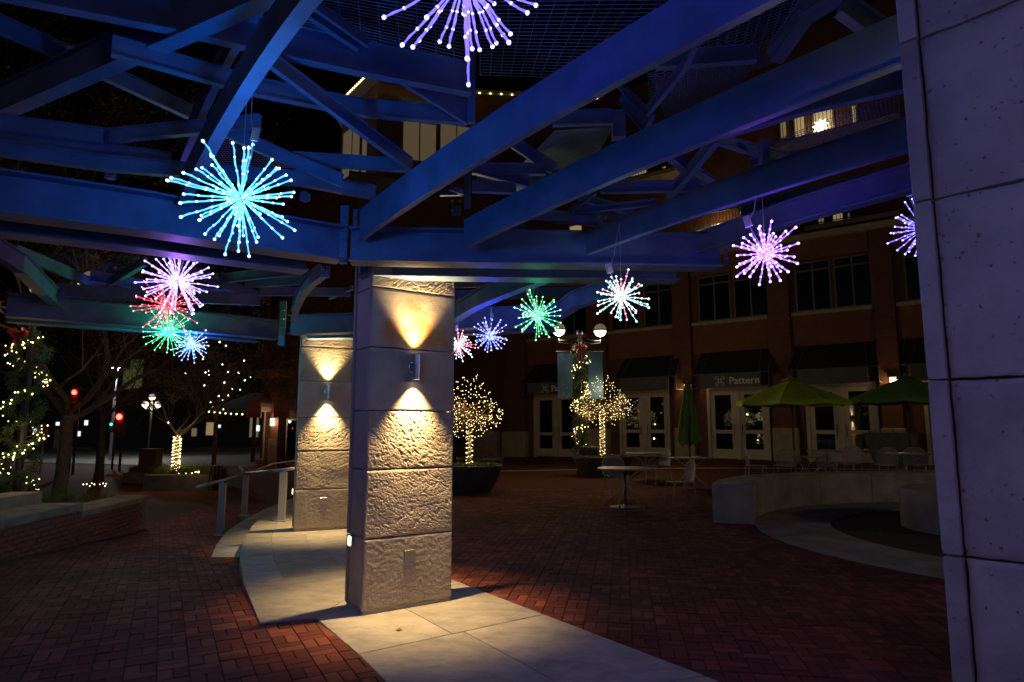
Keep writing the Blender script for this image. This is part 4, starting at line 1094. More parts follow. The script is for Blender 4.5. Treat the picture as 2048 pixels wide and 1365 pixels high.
def lights_on(name, label, base, P, r, group=None, m=M_WARM, glow=None):
    t = thing(name, label, 'string lights', base, 0, group); k = MB()
    for q in P: k.octa(q, r*rnd.uniform(.75,1.15))
    k.build('bulbs', m, t, kind='stuff')
    if glow:
        for p, w_ in glow: lamp('POINT', 'bulb_glow', p, (1,.62,.22), w_, t, r=.04)
    return t
def spiral(base, r, z0, z1, turns, n, jit=.03):
    return [Vector((base[0] + r*math.cos(turns*2*math.pi*i/n)*(1+rnd.uniform(-.1,.1)), base[1] + r*math.sin(turns*2*math.pi*i/n), z0 + (z1-z0)*i/n + rnd.uniform(-jit,jit))) for i in range(n)]
# round bowls with lit trees
def bowltree(px, py, r, h, label, seed, crown, zt, lean=0.0, hl=1.0, crownh=.5):
    p = at(px, py, 0); t = thing('bowl_planter', label[0], 'planter', (p.x, p.y, 0), 0, 'round charcoal bowl planters')
    m = MB(); m.lathe([(r*.62,0),(r*.84,h*.45),(r*.97,h*.9),(r,h),(r*.95,h+.01),(r*.92,h-.07)], n=40); m.build('bowl', M_BOWL, t, world=False, smooth=True)
    s = MB(); s.lathe([(.001,h-.05),(r*.93,h-.06)], n=32); s.build('soil', M_SOIL, t, world=False)
    g_ = MB(); rr = random.Random(seed+50)
    for i in range(1300):
        a = rr.uniform(0,6.283); q = math.sqrt(rr.random())*r*.92; c = Vector((q*math.cos(a), q*math.sin(a), h-.06+rr.uniform(0,.08))); d = Vector((rr.gauss(0,.03), rr.gauss(0,.03), rr.uniform(.01,.06))); s_ = Vector((rr.gauss(0,.02), rr.gauss(0,.02), 0)); g_.quad(c-s_, c+d*.5-s_*.2, c+d, c+s_)
    g_.build('ground_cover', M_GRASS, t, world=False, kind='stuff')
    base = Vector((p.x, p.y, h-.06)); H = zt - (h-.06)
    tt, pts, tips = tree(base, label[1], seed, H, .045, 4, crown*.42, .75, (lean,0,0), grav=.05, up=.02, kids=3, leaves=0, name='small_bare_tree', group='small lit trees in the bowls')
    cen = Vector((p.x+lean*.3, p.y, zt + crownh*.8)); ok = [q for q, _ in pts if math.hypot(q.x-cen.x, q.y-cen.y) < crown*1.25 and zt-.25 < q.z < zt+.95 and math.hypot(q.x-cen.x, q.y-cen.y) < crown*interp([(0,.45),(.3,1.05),(.55,.95),(1,.25)], (q.z-zt+.25)/1.2)]
    rr.shuffle(ok); P = [q + Vector((rr.gauss(0,.02),)*3) for q in ok[:150]]
    # the strings run in loose rings round the crown
    for lvl in range(9):
        fz = lvl/8; zz = zt - .28 + 1.25*fz; rad = crown*interp([(0,.42),(.12,.88),(.32,1.02),(.52,.92),(.75,.6),(1,.22)], fz); ph = rr.uniform(0,6); n_ = int(8 + 24*rad/crown)
        for i in range(n_):
            a = ph + i/n_*6.283; P.append(Vector((cen.x+rad*math.cos(a)*rr.uniform(.85,1.05), cen.y+rad*math.sin(a)*rr.uniform(.85,1.05), zz + .08*math.sin(a*2+lvl) + rr.gauss(0,.03))))
    P += spiral(base, .075, base.z+.02, zt+.1, H*9, int(H*105))
    lights_on('tree_lights', label[2], base, P, .0095, 'warm light strings wound on the small trees', glow=[(cen, 16), (base + Vector((0,-.25,H*.5)), 5), (cen + Vector((0,-.5,-.2)), 4)])
bowltree(938, 985, .78, .62, ('nearer charcoal bowl planter beside the middle pillar', 'small tree in the nearer bowl beside the middle pillar', 'warm lights wound on the tree beside the middle pillar'), 3, .80, 1.62, 0, crownh=.75)
bowltree(1206, 955, .92, .62, ('farther charcoal bowl planter behind the nearest cafe table', 'small leaning tree in the bowl behind the lamp post', 'warm lights wound on the tree right of the lamp post'), 8, .88, 1.95, .15, crownh=.85)
for bx_, by_, sd_, w1, w2 in ((-2.6,18.4,15,'middle','second'),(-3.35,24.6,16,'far','third')):
    q_ = proj((bx_, by_, 0)); bowltree(q_[0], q_[1], .85, .62, (w1+' charcoal bowl planter hidden behind the pillar', w2+' small lit tree mirrored in the shop doors', 'warm lights on the '+w2+' tree mirrored in the shop doors'), sd_, .95, 1.8, .1, crownh=.8)
bp_ = at(960, 945, 0); 
t = thing('bowl_planter', 'low planted bowl just behind the nearer lit tree', 'planter', (bp_.x, bp_.y, 0), 0, 'round charcoal bowl planters'); m = MB(); m.lathe([(.5,0),(.78,.4),(.8,.5),(.74,.45),(.001,.45)], n=32); m.build('bowl', M_BOWL, t, world=False, smooth=True)

# ------------------------------------------------------------------ lamp posts
def globe_mesh(t, c, r, watt, col=(1,.80,.55)):
    m = MB(); a = [(r*math.sin(x), -r*math.cos(x)) for x in [math.pi*.5*i/8 for i in range(9)]]
    m.lathe([(max(q,1e-4),z) for q, z in a], c, 20); g_ = m.build('globe_bottom', emis('lamp_globe_lit', (1,.88,.68), 2.0), t, smooth=True)
    m = MB(); a = [(r*math.sin(x), -r*math.cos(x)) for x in [math.pi*.5+math.pi*.5*i/8 for i in range(9)]]
    m.lathe([(max(q,1e-4),z) for q, z in a], (c[0],c[1],c[2]+.012), 20); m.build('globe_top', emis('lamp_globe_top', (1,.72,.42), .14, base=(.25,.22,.18)), t, smooth=True)
    m = MB(); m.lathe([(r*1.03,-.02),(r*1.04,.0),(r*1.03,.02)], (c[0],c[1],c[2]+.006), 20); m.build('band', M_BLACK, t)
    lamp('POINT', 'globe_glow', Vector(c) - Vector((0,0,r+.06)), col, watt, t, r=r*.8)
def bow(p, s, label):
    t = thing('ribbon_bow', label, 'ribbon bow', p, 0, 'red bows on the garlanded posts'); m = MB()
    for sx in (-1,1):
        for k in range(2):
            L = [Vector((0,0,0)), Vector((sx*s*.28,-.05,s*.22+k*.03)), Vector((sx*s*.5,-.06-k*.03,s*.12)), Vector((sx*s*.42,-.05,-s*.08)), Vector((0,-.02,-.02))]
            m.tube(L, [s*.05,s*.12,s*.13,s*.10,s*.05], 6)
    m.build('loops', M_RED, t, world=False, smooth=True); q = MB()
    for sx in (-1,1): q.hexa([(sx*.02-s*.07,-.07,-.02),(sx*.02+s*.07,-.07,-.02),(sx*.02+s*.07,-.05,-.02),(sx*.02-s*.07,-.05,-.02)] + [(sx*s*.36-s*.1,-.07,-s*1.0),(sx*s*.36+s*.1,-.07,-s*.9),(sx*s*.36+s*.1,-.05,-s*.9),(sx*s*.36-s*.1,-.05,-s*1.0)])
    q.build('tails', M_RED, t, world=False)
def garland(base, z0, z1, R0, label, seed, n=5200, rp=.10):
    rr = random.Random(seed); t = thing('garland', label, 'garland', base, 0, 'pine garlands on the lamp posts'); m = MB(); tn = (z1-z0)/.95
    for i in range(n):
        u = rr.random(); a = u*tn*6.283 + (0 if i % 2 else 3.1); thick = rr.gauss(0,.045); rad = rp + .07 + abs(thick)
        c = Vector((base[0]+math.cos(a)*rad + rr.gauss(0,.03), base[1]+math.sin(a)*rad+rr.gauss(0,.03), z0+(z1-z0)*u+rr.gauss(0,.05)))
        d = Vector((rr.gauss(0,1), rr.gauss(0,1), rr.gauss(0,1))).normalized()*R0; s_ = d.cross(Vector((rr.gauss(0,1),1,0))).normalized()*.006
        m.quad(c-s_, c+s_, c+d)
    m.build('needles', M_LEAF, t, kind='stuff')
    P = []
    for i in range(int((z1-z0)*44)):
        u = rr.random(); a = u*tn*6.283; P.append(Vector((base[0]+math.cos(a)*(rp+.17)+rr.gauss(0,.05), base[1]+math.sin(a)*(rp+.17)+rr.gauss(0,.05), z0+(z1-z0)*u+rr.gauss(0,.06))))
    return P
def lamppost(p, z0, ztop, label, arm, ang, gr, watt, n=2, armdrop=.28):
    t = thing('lamp_post', label, 'lamp post', p, 0, 'globe lamp posts'); p = Vector(p)
    m = MB(); m.lathe([(.14,0),(.14,.25),(.09,.35),(.065,.5),(.055,ztop-z0-.1),(.08,ztop-z0-.05),(.03,ztop-z0+.1)], p, 14); m.build('pole', M_BLACK, t)
    m = MB(); m.ball(p + Vector((0,0,ztop-z0+.2)), .11, 12, 8); m.build('finial', M_BLACK, t, smooth=True)
    for k in range(n):
        a = ang + math.pi*2*k/n; v = Vector((math.cos(a), math.sin(a), 0)); c = p + Vector((0,0,ztop-z0)) ; e_ = c + v*arm
        m = MB(); m.tube([c + Vector((0,0,-.1)), c + v*arm*.5 + Vector((0,0,-.16)), e_ + Vector((0,0,-.12)), e_ + Vector((0,0,0))], .022, 6); m.tube([c + Vector((0,0,.05)), c+v*arm*.6+Vector((0,0,-.05)), e_ + Vector((0,0,-.05))], .012, 5); m.build('arm', M_BLACK, t, smooth=True)
        globe_mesh(t, e_ + Vector((0,0,armdrop)), gr, watt)
    return t
lp = at(1163, 953, 0)
lamppost(lp, 0, 4.22, 'two globe lamp post wrapped in garland behind the cafe tables', .66, .12, .20, 56)
bow(lp + Vector((0,-.16,3.90)), .32, 'red bow at the top of the garlanded lamp post with blue banners')
Pg = garland(lp, .75, 4.0, .11, 'green garland wound round the banner lamp post', 21)
lights_on('garland_lights', 'warm lights in the garland of the banner lamp post', lp, Pg, .017, 'light strings in the garlands', glow=[(lp + Vector((.1,-.45,2.0)), 5)])
lamppost(Vector((-7.5,-7,0)), 0, 3.8, 'unseen globe lamp post added behind the viewer for warm fill', .66, .4, .22, 55)  # unseen post added for warm fill on the right pillar and floor
lamppost(Vector((13.5,3.5,0)), 0, 4.0, 'unseen globe lamp post added beyond the right edge for warm fill', .66, .9, .22, 190)  # added out of view to warm the bench, paving and umbrellas
# banners
for sx, lab in ((-1,'left pale blue snowflake banner on the lamp post'), (1,'right deep blue banner on the lamp post')):
    c = lp + Vector((sx*.47, -.05, 0)); t = thing('banner', lab, 'banner', c, 0, 'blue banners on the lamp post'); m = MB()
    n = 6
    for i in range(n):
        z0, z1 = 2.35+1.45*i/n, 2.35+1.45*(i+1)/n; y0, y1 = -.02*math.sin(i*1.0), -.02*math.sin((i+1)*1.0)
        m.hexa([(-.23,y0-.004,z0),(.23,y0-.004,z0),(.23,y0+.004,z0),(-.23,y0+.004,z0),(-.23,y1-.004,z1),(.23,y1-.004,z1),(.23,y1+.004,z1),(-.23,y1+.004,z1)])
    m.build('cloth', M_BANNER if sx < 0 else mat('deep_blue_banner', (.03,.09,.26), .7, col2=(.04,.13,.32), vscale=2), t, world=False)
    m = MB()
    for z in (2.34, 3.82): m.tube([(-.28*1,0,z),(.28,0,z)], .013, 6); m.tube([(-sx*.28,0,z),(-sx*.36,.03,z)], .013, 6)
    m.build('rod', M_BLACK, t, world=False)
    if sx < 0:
        m = MB(); rr = random.Random(5)
        for i in range(14):
            q = (rr.uniform(-.2,.2), rr.choice([rr.uniform(2.4,2.8), rr.uniform(3.4,3.75)])); r_ = rr.uniform(.02,.06)
            for k in range(3):
                a = k*math.pi/3; dx, dz = math.cos(a)*r_, math.sin(a)*r_; m.beam((q[0]-dx,-.032,q[1]-dz),(q[0]+dx,-.032,q[1]+dz),.006,.002,(0,-1,0))
        m.build('snowflakes', mat('pale_blue_print', (.3,.42,.55), .7), t, world=False, kind='stuff')
# litter bin at the post
p = at(1176, 952, 0); t = thing('litter_bin', 'black slatted bin at the foot of the garlanded lamp post', 'bin', (p.x, p.y-.3, 0)); m = MB(); m.box(-.23,.23,-.2,.2,.05,.80); m.build('liner', M_BLACK, t, world=False)
m = MB(); m.bbox(-.28,.28,-.25,.25,.82,.90,.02); m.build('rim', M_BLACK, t, world=False)
for i in range(9): m = MB(); m.box(-.265+i*.062,-.235+i*.062,-.245,-.215,.0,.82); m.build('slat', M_BLACK, t, world=False)
# left garlanded post near the planter
lq = at(28, 1042, -.1); lq.z = -.35
lamppost(lq, -.35, 3.75, 'garlanded lamp post at the left edge, its lamp seen through the pergola', .95, .10, .235, 30, armdrop=.30)
bow(lq + Vector((-.08,-.16,3.45)), .28, 'small red bow high on the garlanded post at the left edge')
Pg = garland(lq, .3, 3.1, .10, 'thick green garland with lights at the left edge', 22, 6500, rp=.13)
lights_on('garland_lights', 'warm lights in the garland at the left edge', lq, Pg[:125], .017, 'light strings in the garlands', glow=[(lq + Vector((.3,-.5,1.6)), 6)])

# ------------------------------------------------------------------ handrail
hr = thing('handrail', 'grey metal handrail on three posts beside the terrace step', 'handrail', at(440,1072,-.33))
posts = [(atd(440,1074,10.7), .92), (atd(487,1034,13.2), .90), (atd(563,1044,10.4), .86)]
pA = at(440,1072,-.34); pB = at(488,1032,-.30); pC = at(563,1043,.017)
def rpost(p, px, ytop):
    y = p.y; top = atd(px, ytop, y); m = MB(); m.box(p.x-.055,p.x+.055,p.y-.03,p.y+.03,p.z-.15,top.z); o = m.build('post', M_RAIL, hr)
    k = MB(); k.bbox(p.x-.09,p.x+.09,p.y-.07,p.y+.07,p.z-.02,p.z+.02,.005); k.tube([(p.x,p.y,top.z),(p.x,p.y,top.z+.05)],.012,6); k.build('post_foot', M_RAIL, o); return top
tA = rpost(pA, 440, 966); tB = rpost(pB, 488, 950); tC = rpost(pC, 563, 944)
m = MB(); up5 = Vector((0,0,.03))
m.tube([tA + Vector((-.16,-.5,-.03)), tA + up5, tB + up5, tC + up5 + Vector((-.9,.55,.02))], .028, 8)
m.build('rail', M_RAIL, hr, smooth=True)
m = MB(); m.tube([tB + up5 + Vector((.0,0,0)), tC + up5, atd(590, 937, tC.y)], .026, 8); m.build('rail', M_RAIL, hr, smooth=True)
m = MB(); m.tube([atd(500,945,tB.y), atd(545,928,tB.y+1.2), atd(590,922,tB.y+2)], .022, 8); m.build('rail', M_RAIL, hr, smooth=True)

# ------------------------------------------------------------------ brick planter wall on the left
X0 = -6.82
pw = thing('brick_planter_wall', 'low brick planter wall with stone caps at the left', 'planter wall', (X0, 9, -.35))
pa = at(279,1058,-.33); pb = at(0,1132,-.20)
dv = (pb - pa); dv.z = 0; Lw = 6.5; dv.normalize(); nv = Vector((-dv.y, dv.x, 0)); 
if nv.x < 0: nv = -nv
wang = math.atan2(dv.y, dv.x)
def wp(s, o, z): q = pa + dv*s + nv*o; return (q.x, q.y, z)
m = MB(); zt1, zt2 = .15, .26; s1 = (at(138,1015,.30).xy - pa.xy).dot(dv.xy)
core = MB(); core.hexa([wp(0,-.02,-.7),wp(s1,-.02,-.7),wp(s1,-.5,-.7),wp(0,-.5,-.7),wp(0,-.02,zt1),wp(s1,-.02,zt1),wp(s1,-.5,zt1),wp(0,-.5,zt1)])
core.hexa([wp(s1,-.02,-.7),wp(Lw,-.02,-.7),wp(Lw,-.5,-.7),wp(s1,-.5,-.7),wp(s1,-.02,zt2),wp(Lw,-.02,zt2),wp(Lw,-.5,zt2),wp(s1,-.5,zt2)])
core.hexa([wp(-.3,-.02,-.7),wp(0,-.02,-.7),wp(-.0,-4,-.7),wp(-.3,-4,-.7),wp(-.3,-.02,zt1-.02),wp(0,-.02,zt1-.02),wp(0,-4,zt1-.02),wp(-.3,-4,zt1-.02)])
core.build('mortar_core', M_MORTAR, pw)
cnt = 0; bs = MB(); bm_ = MB(); bm_.bbox(-.096,.096,-.012,.03,-.0285,.0285,.004); bme = bm_.mesh('brick', M_BRICK1)
iw = wmat(pw).inverted()
for row in range(18):
    z = -.62 + row*.067
    for k in range(int(Lw/.203)+1):
        s = k*.203 + (.1 if row % 2 else 0)
        if z > (zt1 if s < s1 else zt2) - .03 or s > Lw-.1: continue
        q = Vector(wp(s+.1, 0, z))
        if z < gz(q.x+.1, q.y) - .04: continue
        if cnt < 300 and proj(q)[0] > -10:
            b = put('brick', bme, pw); b.location = iw @ (q + nv*rnd.uniform(-.002,.002)); b.rotation_euler = (0,0,wang + (0 if True else 0)); cnt += 1
        else:
            Mx = Matrix.Translation(q) @ Matrix.Rotation(wang,4,'Z'); bs.box(-.096,.096,-.012,.03,-.0285,.0285,Mx)
if bs.v: bs.build('brick_rest', M_BRICK1, pw, kind='stuff')
M_CAP = mat('weathered_cap_stone', (.24,.20,.15), .85, var=.25, vscale=4, bump=.3)
def cap(s0, s1_, z, dz=.10):
    n = max(1, round((s1_-s0)/.85))
    for k in range(n):
        a = s0 + (s1_-s0)*k/n + .004; b = s0 + (s1_-s0)*(k+1)/n - .004; m = MB()
        m.loft([[wp(a,.05,z),wp(b,.05,z),wp(b,-.55,z),wp(a,-.55,z)],[wp(a,.05,z+dz-.015),wp(b,.05,z+dz-.015),wp(b,-.55,z+dz-.015),wp(a,-.55,z+dz-.015)],[wp(a+.015,.035,z+dz),wp(b-.015,.035,z+dz),wp(b-.015,-.535,z+dz),wp(a+.015,-.535,z+dz)]], cap=True); m.build('cap_stone', M_CAP, pw)
cap(-.3, s1, zt1, .09); cap(s1, Lw, zt2, .11)
# inner second wall, soil and plants
so = MB(); so.hexa([wp(0,-.5,-.6),wp(Lw,-.5,-.6),wp(Lw,-5,-.6),wp(0,-5,-.6),wp(0,-.5,.2),wp(Lw,-.5,.2),wp(Lw,-5,.2),wp(0,-5,.2)]); so.build('soil', M_SOIL, pw)
st = thing('stone_bench', 'pale stone ledge behind the brick planter wall at the left edge', 'stone ledge', wp(3.0,-1.0,.3)); m = MB(); m.hexa([wp(1.7,-.75,.2),wp(5,-.9,.2),wp(5,-1.5,.2),wp(1.7,-1.2,.2),wp(1.7,-.75,.50),wp(5,-.9,.50),wp(5,-1.5,.50),wp(1.7,-1.2,.50)]); m.build('ledge', M_TRIM, st)
gp = MB(); rr = random.Random(9)
for i in range(9000):
    s = rr.uniform(0,5.5); o = -rr.uniform(.5,3.5); q = Vector(wp(s,o,.18)); hgt = rr.uniform(.05,.26)*(1.0 if s < 2.2 else .5); v = Vector((rr.gauss(0,.08), rr.gauss(0,.08), hgt)); s_ = Vector((rr.uniform(-1,1), rr.uniform(-1,1), 0)).normalized()*.009; gp.quad(q-s_, q+s_, q+v)
gp.build('planter_grass', M_GRASS, kind='stuff', label='leafy ground cover inside the brick planter', cat='plants')
gpo = at(195, 975, .3); lights_on('ground_lights', 'tiny lights lying in the plants of the brick planter', gpo, [gpo + Vector((rr.gauss(0,.12), rr.gauss(0,.1), rr.uniform(.02,.1))) for _ in range(9)], .014, glow=[(gpo+Vector((0,0,.25)), 1.2)])

# ------------------------------------------------------------------ tree planters on the left
def troughs(px0, px1, py, z, h, dep, label, rz=0.0):
    a = at(px0, py, z); b = at(px1, py, z); L = (b-a).length; c = (a+b)/2; t = thing('concrete_planter', label, 'planter', (c.x, c.y+dep/2, z), 0, 'concrete tree planters by the street'); m = MB()
    m.bbox(-L/2,L/2,-dep/2,dep/2,0,h,.03); m.build('box', M_CONCD, t, world=False); s = MB(); s.box(-L/2+.1,L/2-.1,-dep/2+.1,dep/2-.1,h-.02,h+.01); s.build('soil', M_SOIL, t, world=False)
    g_ = MB(); rr = random.Random(int(px0))
    for i in range(1500):
        q = Vector((rr.uniform(-L/2+.1,L/2-.1), rr.uniform(-dep/2+.1,dep/2-.1), h)); v = Vector((rr.gauss(0,.07), rr.gauss(0,.07), rr.uniform(.08,.30))); s_ = Vector((.012,0,0)); g_.quad(q-s_, q+s_, q+v)
    g_.build('planting', M_GRASS, t, world=False, kind='stuff'); return c
c = troughs(284, 424, 985, -.45, .52, 1.4, 'nearer concrete planter holding the lit bare tree'); troughs(244, 318, 970, -.47, .40, 1.2, 'farther concrete planter left of the lit tree')
tb = at(318, 958, -.05); tb = Vector((c.x-.45, c.y+.7, .05))
tt, pts, tips = tree(tb, 'bare tree with a light wrapped trunk in the street planter', 31, 1.25, .075, 5, 1.35, .55, (.5,0,.1), grav=-.0, up=.22, kids=3, leaves=260, leafr=.05)
P = spiral(tb, .115, tb.z-.02, tb.z+1.15, 11, 190)
lights_on('tree_lights', 'warm lights wrapped round the trunk of the bare street tree', tb, P, .016, 'warm light strings wound on the small trees', glow=[(tb + Vector((.0,-.45,.6)), 9)])
rr = random.Random(4); sel = [q for q in tips if q.x > tb.x-.2]; rr.shuffle(sel)
lights_on('branch_lights', 'scattered white bulbs at the branch tips of the street tree', tb, sel[:30], .028, None, emis('soft_white_bulb', (1,.9,.62), 7), glow=[(tb+Vector((.5,-.3,1.6)), 4)])
gl = at(383, 948, .12); lights_on('ground_lights', 'small lights heaped in the planter of the lit street tree', gl, [gl + Vector((rr.gauss(0,.15), rr.gauss(0,.1), rr.uniform(.0,.08))) for _ in range(10)], .018, glow=[(gl+Vector((0,-.1,.25)), 1.5)])
# fence-like black planter corner, litter bin box
p = at(428, 985, -.45); t = thing('black_planter_stand', 'narrow black slatted stand at the right end of the concrete planter', 'stand', p)
for i in range(4): m = MB(); m.bbox(-.2+i*.11,-.13+i*.11,0,.06,0,.78,.01); m.build('slat', M_BLACK, t, world=False)
m = MB(); m.box(-.2,.2,.06,.3,.1,.7); m.build('body', M_BLACK, t, world=False)
p = at(292, 945, -.5); t = thing('utility_box', 'brown utility cabinet left of the light wrapped trunk', 'cabinet', p); m = MB(); m.bbox(-.38,.38,0,.6,0,.95,.02); m.build('cabinet_body', mat('brown_cabinet', (.16,.08,.04), .7, var=.1), t, world=False); m = MB(); m.bbox(-.43,.43,-.05,.65,.95,1.02,.02); m.build('lid', M_BRIK_D, t, world=False)
# big bare trees behind and left
tree((-10.6, 15.6, -.45), 'big bare tree with a dark trunk behind the left planter', 41, 2.4, .17, 6, 2.5, .62, (.1,-.1,.3), up=.10, kids=2, leaves=1500, leafr=.045, group='bare street trees at the left')
tree((-13.5, 12.5, -.45), 'tall bare tree at the far left seen above the pergola', 42, 4.6, .2, 6, 3.1, .6, (.3,-.2,.4), up=.2, kids=2, leaves=1300, leafr=.05, group='bare street trees at the left')
tree((-15, 24, -.6), 'bare brown tree between the two red signals', 43, 2.6, .16, 5, 2.4, .6, (.1,0,.3), up=.15, kids=3, leaves=1500, leafr=.07, group='bare street trees at the left')
tree((-8.2, 30, -.6), 'bare tree behind the triple globe lamp', 44, 2.8, .15, 5, 2.2, .6, (.1,0,.3), up=.15, kids=3, leaves=1500, leafr=.07, group='bare street trees at the left')

# ------------------------------------------------------------------ street
def sheet(name, P, z, m, kind='structure'):
    mb = MB(); mb.quad(*[(x,y,z) for x, y in P]); return mb.build(name, m, kind=kind)
road = sheet('road', [(-60,21),(-3,26),(-2,34),(-60,33)], -.588, M_ASPH)
road2 = sheet('road', [(-60,50),(-12,33.6),(-3,34.1),(-30,90)], -.60, M_ASPH)
kb = thing('kerb_island', 'pale kerb edge across the street', 'kerb', (-9,34,-.6)); m = MB(); m.beam((-19,33.5,-.63),(-7.5,34.6,-.63),.3,.16); m.beam((-30,20.6,-.66),(-14,21.2,-.66),.2,.16); m.build('kerb_stone', M_TRIM, kb)
for k in range(4):
    mb = MB(); x = -13+k*1.5; mb.quad((x,22.2+k*.1,-.584),(x+.8,22.2+k*.1,-.584),(x+.3,25.2,-.584),(x-.5,25.2,-.584)); mb.build('crosswalk_bar', M_LINE, road)
# triple globe lamp
tp = at(296, 915, -.55)
lamppost((tp.x, tp.y, -.55), -.55, 2.85, 'distant triple globe lamp post above the street planter', .45, .0, .21, 170, n=2, armdrop=.16)
m = MB(); t3 = thing('top_globe', 'highest globe of the distant triple lamp', 'lamp globe', (tp.x, tp.y, 3.45)); globe_mesh(t3, Vector((tp.x, tp.y, 3.50)), .21, 90)
# traffic lights
def signal(px, py, y, r, label, pole=True, m=M_TARGET_RED, glow=(1,.03,.02), w=14, ped=False):
    c = atd(px, py, y); t = thing('traffic_light', label, 'traffic light', (c.x, c.y, -.6), 0, 'traffic signals at the crossing')
    b = MB(); b.bbox(c.x-r*1.7,c.x+r*1.7,c.y+.02,c.y+.3,c.z-r*6.5,c.z+r*1.9,.02); b.build('housing', M_BLACK, t)
    l = MB(); Mx = Matrix.Translation(c) @ Matrix.Rotation(math.pi/2,4,'X'); l.lathe([(.001,.02),(r*.7,.015),(r,0),(r,-.02)], n=16); l.v = [tuple(Mx @ Vector(p)) for p in l.v]; l.build('lit_lens', m, t)
    for k in (1,2): d = MB(); d.lathe([(.001,.02),(r*.7,.015),(r,0)], n=12); d.v = [tuple(Matrix.Translation((0,0,-r*2.4*k)) @ Mx @ Vector(p)) for p in d.v]; d.build('dark_lens', M_BLACK, t)
    p = MB(); p.tube([(c.x+.0,c.y+.35,-.6),(c.x,c.y+.35,c.z+.3)], .05, 8); p.build('pole', M_BLACK, t)
    lamp('POINT', 'signal_glow', c + Vector((0,-.35,0)), glow, w, t, r=.1)
signal(148, 785, 27, .10, 'red traffic light farther left among the bare branches')
signal(238, 834, 30, .13, 'bright red traffic light left of the triple lamp', w=14)
signal(236, 858, 31, .07, 'small red crossing signal under the bright red light', w=4)
signal(222, 849, 32, .06, 'small green signal left of the bright red light', m=M_TARGET_GRN, glow=(.1,.9,.6), w=3)
c = atd(234, 736, 42); t = thing('street_light', 'white street light on a tall pole in the distance', 'street light', (c.x, c.y, -.6)); m = MB(); m.tube([(c.x,c.y,-.6),(c.x,c.y,c.z)], .08, 8); m.build('pole', M_RAIL, t); m = MB(); m.bbox(c.x-.32,c.x+.32,c.y-.2,c.y+.1,c.z,c.z+.15,.03); m.build('lamp_head', M_RAIL, t); m = MB(); m.box(c.x-.28,c.x+.28,c.y-.21,c.y-.05,c.z-.05,c.z-.01); m.build('lit_panel', M_COOL, t); lamp('POINT','street_glow', c+Vector((0,-.3,-.3)), (.85,.95,1), 900, t, r=.15)
for px, py, y, lab, cl in ((86,868,24,'red and white sign board left of the dark tree trunk',(.6,.10,.07)),(117,878,24,'pale sign board right of the dark tree trunk',(.6,.58,.5))):
    c = atd(px, py, y); t = thing('street_sign', lab, 'sign', (c.x,c.y,-.6)); m = MB(); m.tube([(c.x,c.y+.03,-.6),(c.x,c.y+.03,c.z+.4)], .03, 6); m.build('post', M_RAIL, t); m = MB(); m.bbox(c.x-.16,c.x+.16,c.y-.02,c.y+.02,c.z-.35,c.z+.35,.01); m.build('panel', mat('sign_paint', cl, .5), t)
M_COOL2 = emis('cool_window', (.8,.9,1), 1.2); M_WINFAINT = emis('faint_window', (.7,.8,.2), .05)
# far dark building with a few lit windows
fb = thing('far_building', 'distant dark building across the street with a few lit windows', 'building', (-24, 70, -.6)); m = MB(); m.box(-75,-9,68,80,-1,9); m.build('wall', mat('dark_render', (.03,.028,.03), .95, var=.2), fb)
rr = random.Random(12)
for px, py, wd, hg, mt in ((388,865,.5,.8,M_WINDIM),(420,858,.8,1.3,M_WINLIT),(438,853,.3,.3,M_COOL2),(508,855,.9,2.0,M_WINDIM),(515,857,.4,.6,M_COOL2),(70,862,.4,.4,M_COOL2),(115,848,.35,.35,M_COOL2),(172,846,.35,.5,M_COOL2),(158,868,.25,.5,M_COOL2),(258,757,1.3,2.2,M_WINFAINT),(272,748,1.3,3.0,M_WINFAINT),(78,905,.3,.3,M_COOL2)):
    c = atd(px, py, 67.9); f = MB(); f.box(c.x-wd/2-.1,c.x+wd/2+.1,67.95,68.02,c.z-hg/2-.1,c.z+hg/2+.1); fo = f.build('window', M_WFRAME, fb); p = MB(); p.box(c.x-wd/2,c.x+wd/2,67.9,67.949,c.z-hg/2,c.z+hg/2); p.build('pane', mt, fo)
# pavilion roof with lights
pr = thing('street_pavilion', 'low sloping roof with bulbs along its eave behind the street tree', 'pavilion', (-13, 34, -.5)); A_ = atd(420,822,36); B_ = atd(545,826,34); C_ = atd(600,790,37); D_ = atd(500,792,39)
m = MB(); m.hexa([A_,B_,C_,D_,A_+Vector((0,0,.15)),B_+Vector((0,0,.15)),C_+Vector((0,0,.15)),D_+Vector((0,0,.15))]); m.build('roof', mat('roof_shingle', (.06,.055,.045), .9, var=.3), pr)
for q in (A_, B_, D_): m = MB(); m.beam((q.x+.2,q.y+.3,-.6),(q.x+.2,q.y+.3,q.z),.18,.18); m.build('column', M_BRIK_D, pr)
bulbs_along([A_+Vector((0,-.1,.0)), B_+Vector((0,-.1,.0))], 12, .055, 'eave_lights', 'row of warm bulbs along the low pavilion roof', 'string lights', None, .08)
